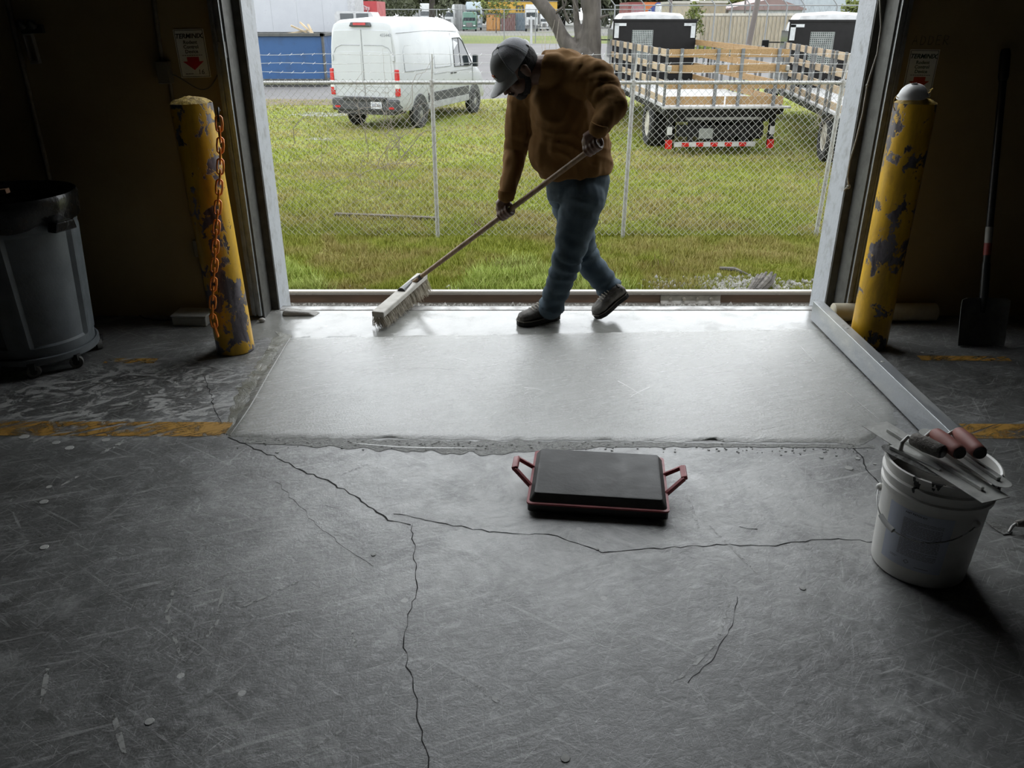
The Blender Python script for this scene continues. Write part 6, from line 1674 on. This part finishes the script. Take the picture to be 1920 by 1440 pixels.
house('white_warehouse', 'large pale blue white metal warehouse on the right', 1500, 1640, -12, 120, 14, C('far_bluewhite', (.36, .4, .44)), C('far_bluewhite2', (.4, .43, .46)))
# long cream container and trailer behind the trucks
t, a, b = far_box('shipping_container', 'long cream shipping container behind the stake trucks', 'container', 1312, 1566, 29, 70, 62, 2.6, M_cream, 34, M_cr2, C('far_creamrail', (.5, .47, .4)))
MB().bb(b.x, b.x + .12, 61.95, 64.6, GZ, b.z + .1).build('corner_post', Mg, t)
far_box('flat_trailer', 'dark low trailer right of the long cream container', 'trailer', 1568, 1640, 42, 56, 66, 3, Mtrim)
# leaning utility pole, light poles
for (u0, v0, u1, v1, y, r_, lab) in ((1405, 78, 1421, 0, 48, .16, 'leaning brown utility pole behind the stake trucks'), (1256, 70, 1258, 0, 70, .13, 'thin grey pole left of the tan building'), (1396, 30, 1398, 0, 88, .1, 'thin pole in front of the white workshop'), (996, 66, 996, 30, 84, .12, 'white pipe post by the far fence')):
    p1 = at_y(u1, v1, y); p0 = at_y(u0, v0, y); d = (p0 - p1).normalized(); p0 = p1 + d * ((p1.z - GZ) / -d.z)
    top = p1 if v1 > 0 else p1 - d * 3
    t = thing('utility_pole', lab, 'pole', p0)
    MB().tube([p0, top], [r_, r_ * .85], 10).build('shaft', C('far_white', (.42, .43, .43)) if u0 == 996 else C('far_polebrown', (.11, .09, .08)), t, smooth=50)
# far fences: posts, rails and angled arms
def far_fence(label, pts, h, arms, wires=6, pr=.05):
    t = thing('far_fence', label, 'fence', pts[0])
    for i, p in enumerate(pts):
        q = MB().cyl((p.x, p.y, GZ), (p.x, p.y, GZ + h), pr, n=6).build('post', C('far_galv', (.22, .23, .23)), t)
        if arms: MB().cyl((p.x, p.y, GZ + h), (p.x - .4, p.y, GZ + h + .45), pr * .7, n=5).build('arm', MATS['far_galv'], q)
    for a_, b_ in zip(pts[:-1], pts[1:]):
        MB().cyl((a_.x, a_.y, GZ + h), (b_.x, b_.y, GZ + h), pr * .8, n=5).build('top_rail', MATS['far_galv'], t)
        m_ = MB()
        n_ = int((b_ - a_).length / .35)
        for k in range(n_ + 1):
            f = k / n_; x = a_.x + (b_.x - a_.x) * f; y_ = a_.y + (b_.y - a_.y) * f
            for s in (-1, 1): m_.tube([(x, y_, GZ + .05), (x + s * h * .5, y_, GZ + h)], .006, 3)
        o = m_.build('woven_mesh', MATS['far_galv'], t); o['kind'] = 'stuff'
far_fence('far chain link fence along the grass verge', [Vector((x, 89, GZ)) for x in (-32, -26, -20, -14, -7.6, -.8, 2.4, 9, 14)], 3.1, False)
far_fence('chain link fence with angled arms before the cream container', [at_y(u, 76, 58).xy.to_3d() for u in (1150, 1205, 1255, 1335, 1366, 1400, 1433, 1468, 1500, 1560, 1620)], 3.2, True)

# climbing shrub by the container, palm, shrubs, trees
def leaf_mass(n, c, r, seed, size):
    g = np.random.default_rng(seed); d = g.normal(size=(n, 3)); d /= np.linalg.norm(d, axis=1)[:, None]
    p = d * (g.random(n) ** .45)[:, None] * np.array(r) * (1 + .25 * np.sin(d[:, :1] * 6 + seed) * np.cos(d[:, 2:] * 5)) + np.array(c)
    s = size * (.5 + g.random(n)); A = g.normal(size=(n, 3)); B = g.normal(size=(n, 3))
    A = A / np.linalg.norm(A, axis=1)[:, None] * s[:, None]; B = B / np.linalg.norm(B, axis=1)[:, None] * s[:, None] * .7
    V = np.stack([p - A, p + B, p + A, p - B], 1)
    return V.reshape(-1, 3), np.arange(n * 4).reshape(-1, 4)
M_fol = ground_mat('far_foliage', ((.06, .068, .04), (.08, .085, .055), (.045, .05, .032), (.09, .085, .065)), .5)
M_fol2 = ground_mat('spring_foliage', ((.1, .12, .03), (.13, .14, .05), (.08, .1, .03), (.12, .11, .06)), .5)
M_ftr = C('far_trunk', (.06, .05, .045), .9)
def ftree(x, y, h, r, label, mat, seed, n=1500, trunk=.3, crown0=.3, name='background_tree', size=.5):
    t = thing(name, label, 'tree', (x, y, GZ), 'trees of the far background')
    MB().tube([(x, y, GZ), (x + .2, y, GZ + h * .35), (x, y, GZ + h * .8)], [trunk, trunk * .8, trunk * .3], 8).build('trunk', M_ftr, t, smooth=60)
    V, F = leaf_mass(n, (0, 0, h * (crown0 + (1 - crown0) / 2)), (r, r, h * (1 - crown0) / 2), seed, size)
    o = np_mesh('foliage', V, F, mat); o.parent = t; o['kind'] = 'stuff'
k = 0
rt_ = random.Random(5)
xs = [-130, -112, -97, -84, -72, -61, -52, -43, -35, -27, -19, -11, -3, 5, 13, 21, 29, 38, 48, 58, 70, 84, 98]
order = ['first', 'second', 'third', 'fourth', 'fifth', 'sixth', 'seventh', 'eighth', 'ninth', 'tenth', 'eleventh', 'twelfth', 'thirteenth', 'fourteenth', 'fifteenth', 'sixteenth', 'seventeenth', 'eighteenth', 'nineteenth', 'twentieth', 'twenty-first', 'twenty-second', 'twenty-third']
for i, x in enumerate(xs):
    ftree(x, (186, 203, 220)[i % 3] + rt_.uniform(-1, 1), rt_.uniform(13, 17), rt_.uniform(6.6, 7.6), 'hazy grey green tree of the far tree line, %s from the left' % order[i], M_fol, 40 + i, 1500, .35, .04, size=.9)
ftree(at_y(808, 30, 96).x, 96, 12, 4, 'dark trunked tree above the van roof', M_fol, 7, 1100, .42, .32, size=.35)
# low hanging leafy boughs around that tree and the yellow green shrub by the trailer
def bush(u, v, y, r, label, mat, seed, n=500, size=.2, name='shrub'):
    p = at_y(u, v, y); V, F = leaf_mass(n, (0, 0, p.z - GZ), r, seed, size)
    t = thing(name, label, 'shrub', (p.x, y, GZ))
    o = np_mesh('foliage', V, F, mat); o.parent = t; o['kind'] = 'stuff'
    MB().tube([(p.x, y, GZ), (p.x, y, p.z)], [.08, .03], 6).build('stem', M_ftr, t)
bush(735, 8, 95, (2.6, 2, 1.3), 'dark leafy bush above the red truck box', M_fol, 3)
bush(762, 14, 100.5, (1.8, 1.5, 1.0), 'dark leafy bush over the pale grey trailer', M_fol, 4)
bush(832, 12, 94, (1.0, 1, .8), 'small dark bush right of the dark tree trunk', M_fol, 6, 250)
bush(930, 10, 135, (3.6, 2, 2.0), 'yellow green budding shrub in front of the yellow trailer', M_fol2, 9, 600, .22)
bush(1301, 38, 59.5, (.75, .7, 1.2), 'green climbing shrub at the end of the cream container', M_fol2, 12, 700, .1)
bush(1598, 20, 60, (.8, .8, .8), 'small spiky green palm near the right jamb', M_fol2, 13, 200, .18)
bush(1360, -2, 112, (3.5, 2, 1.2), 'green tree top behind the tan building', M_fol2, 14, 500, .3)
bush(1330, 95, 40, (1.2, 1, .3), 'low green weeds seen through the stake truck racks', M_fol2, 16, 300, .12)
for o in list(SC.objects):
    if o.type == 'MESH' and o.parent is None and 'label' not in o: print('NOLABEL', o.name)
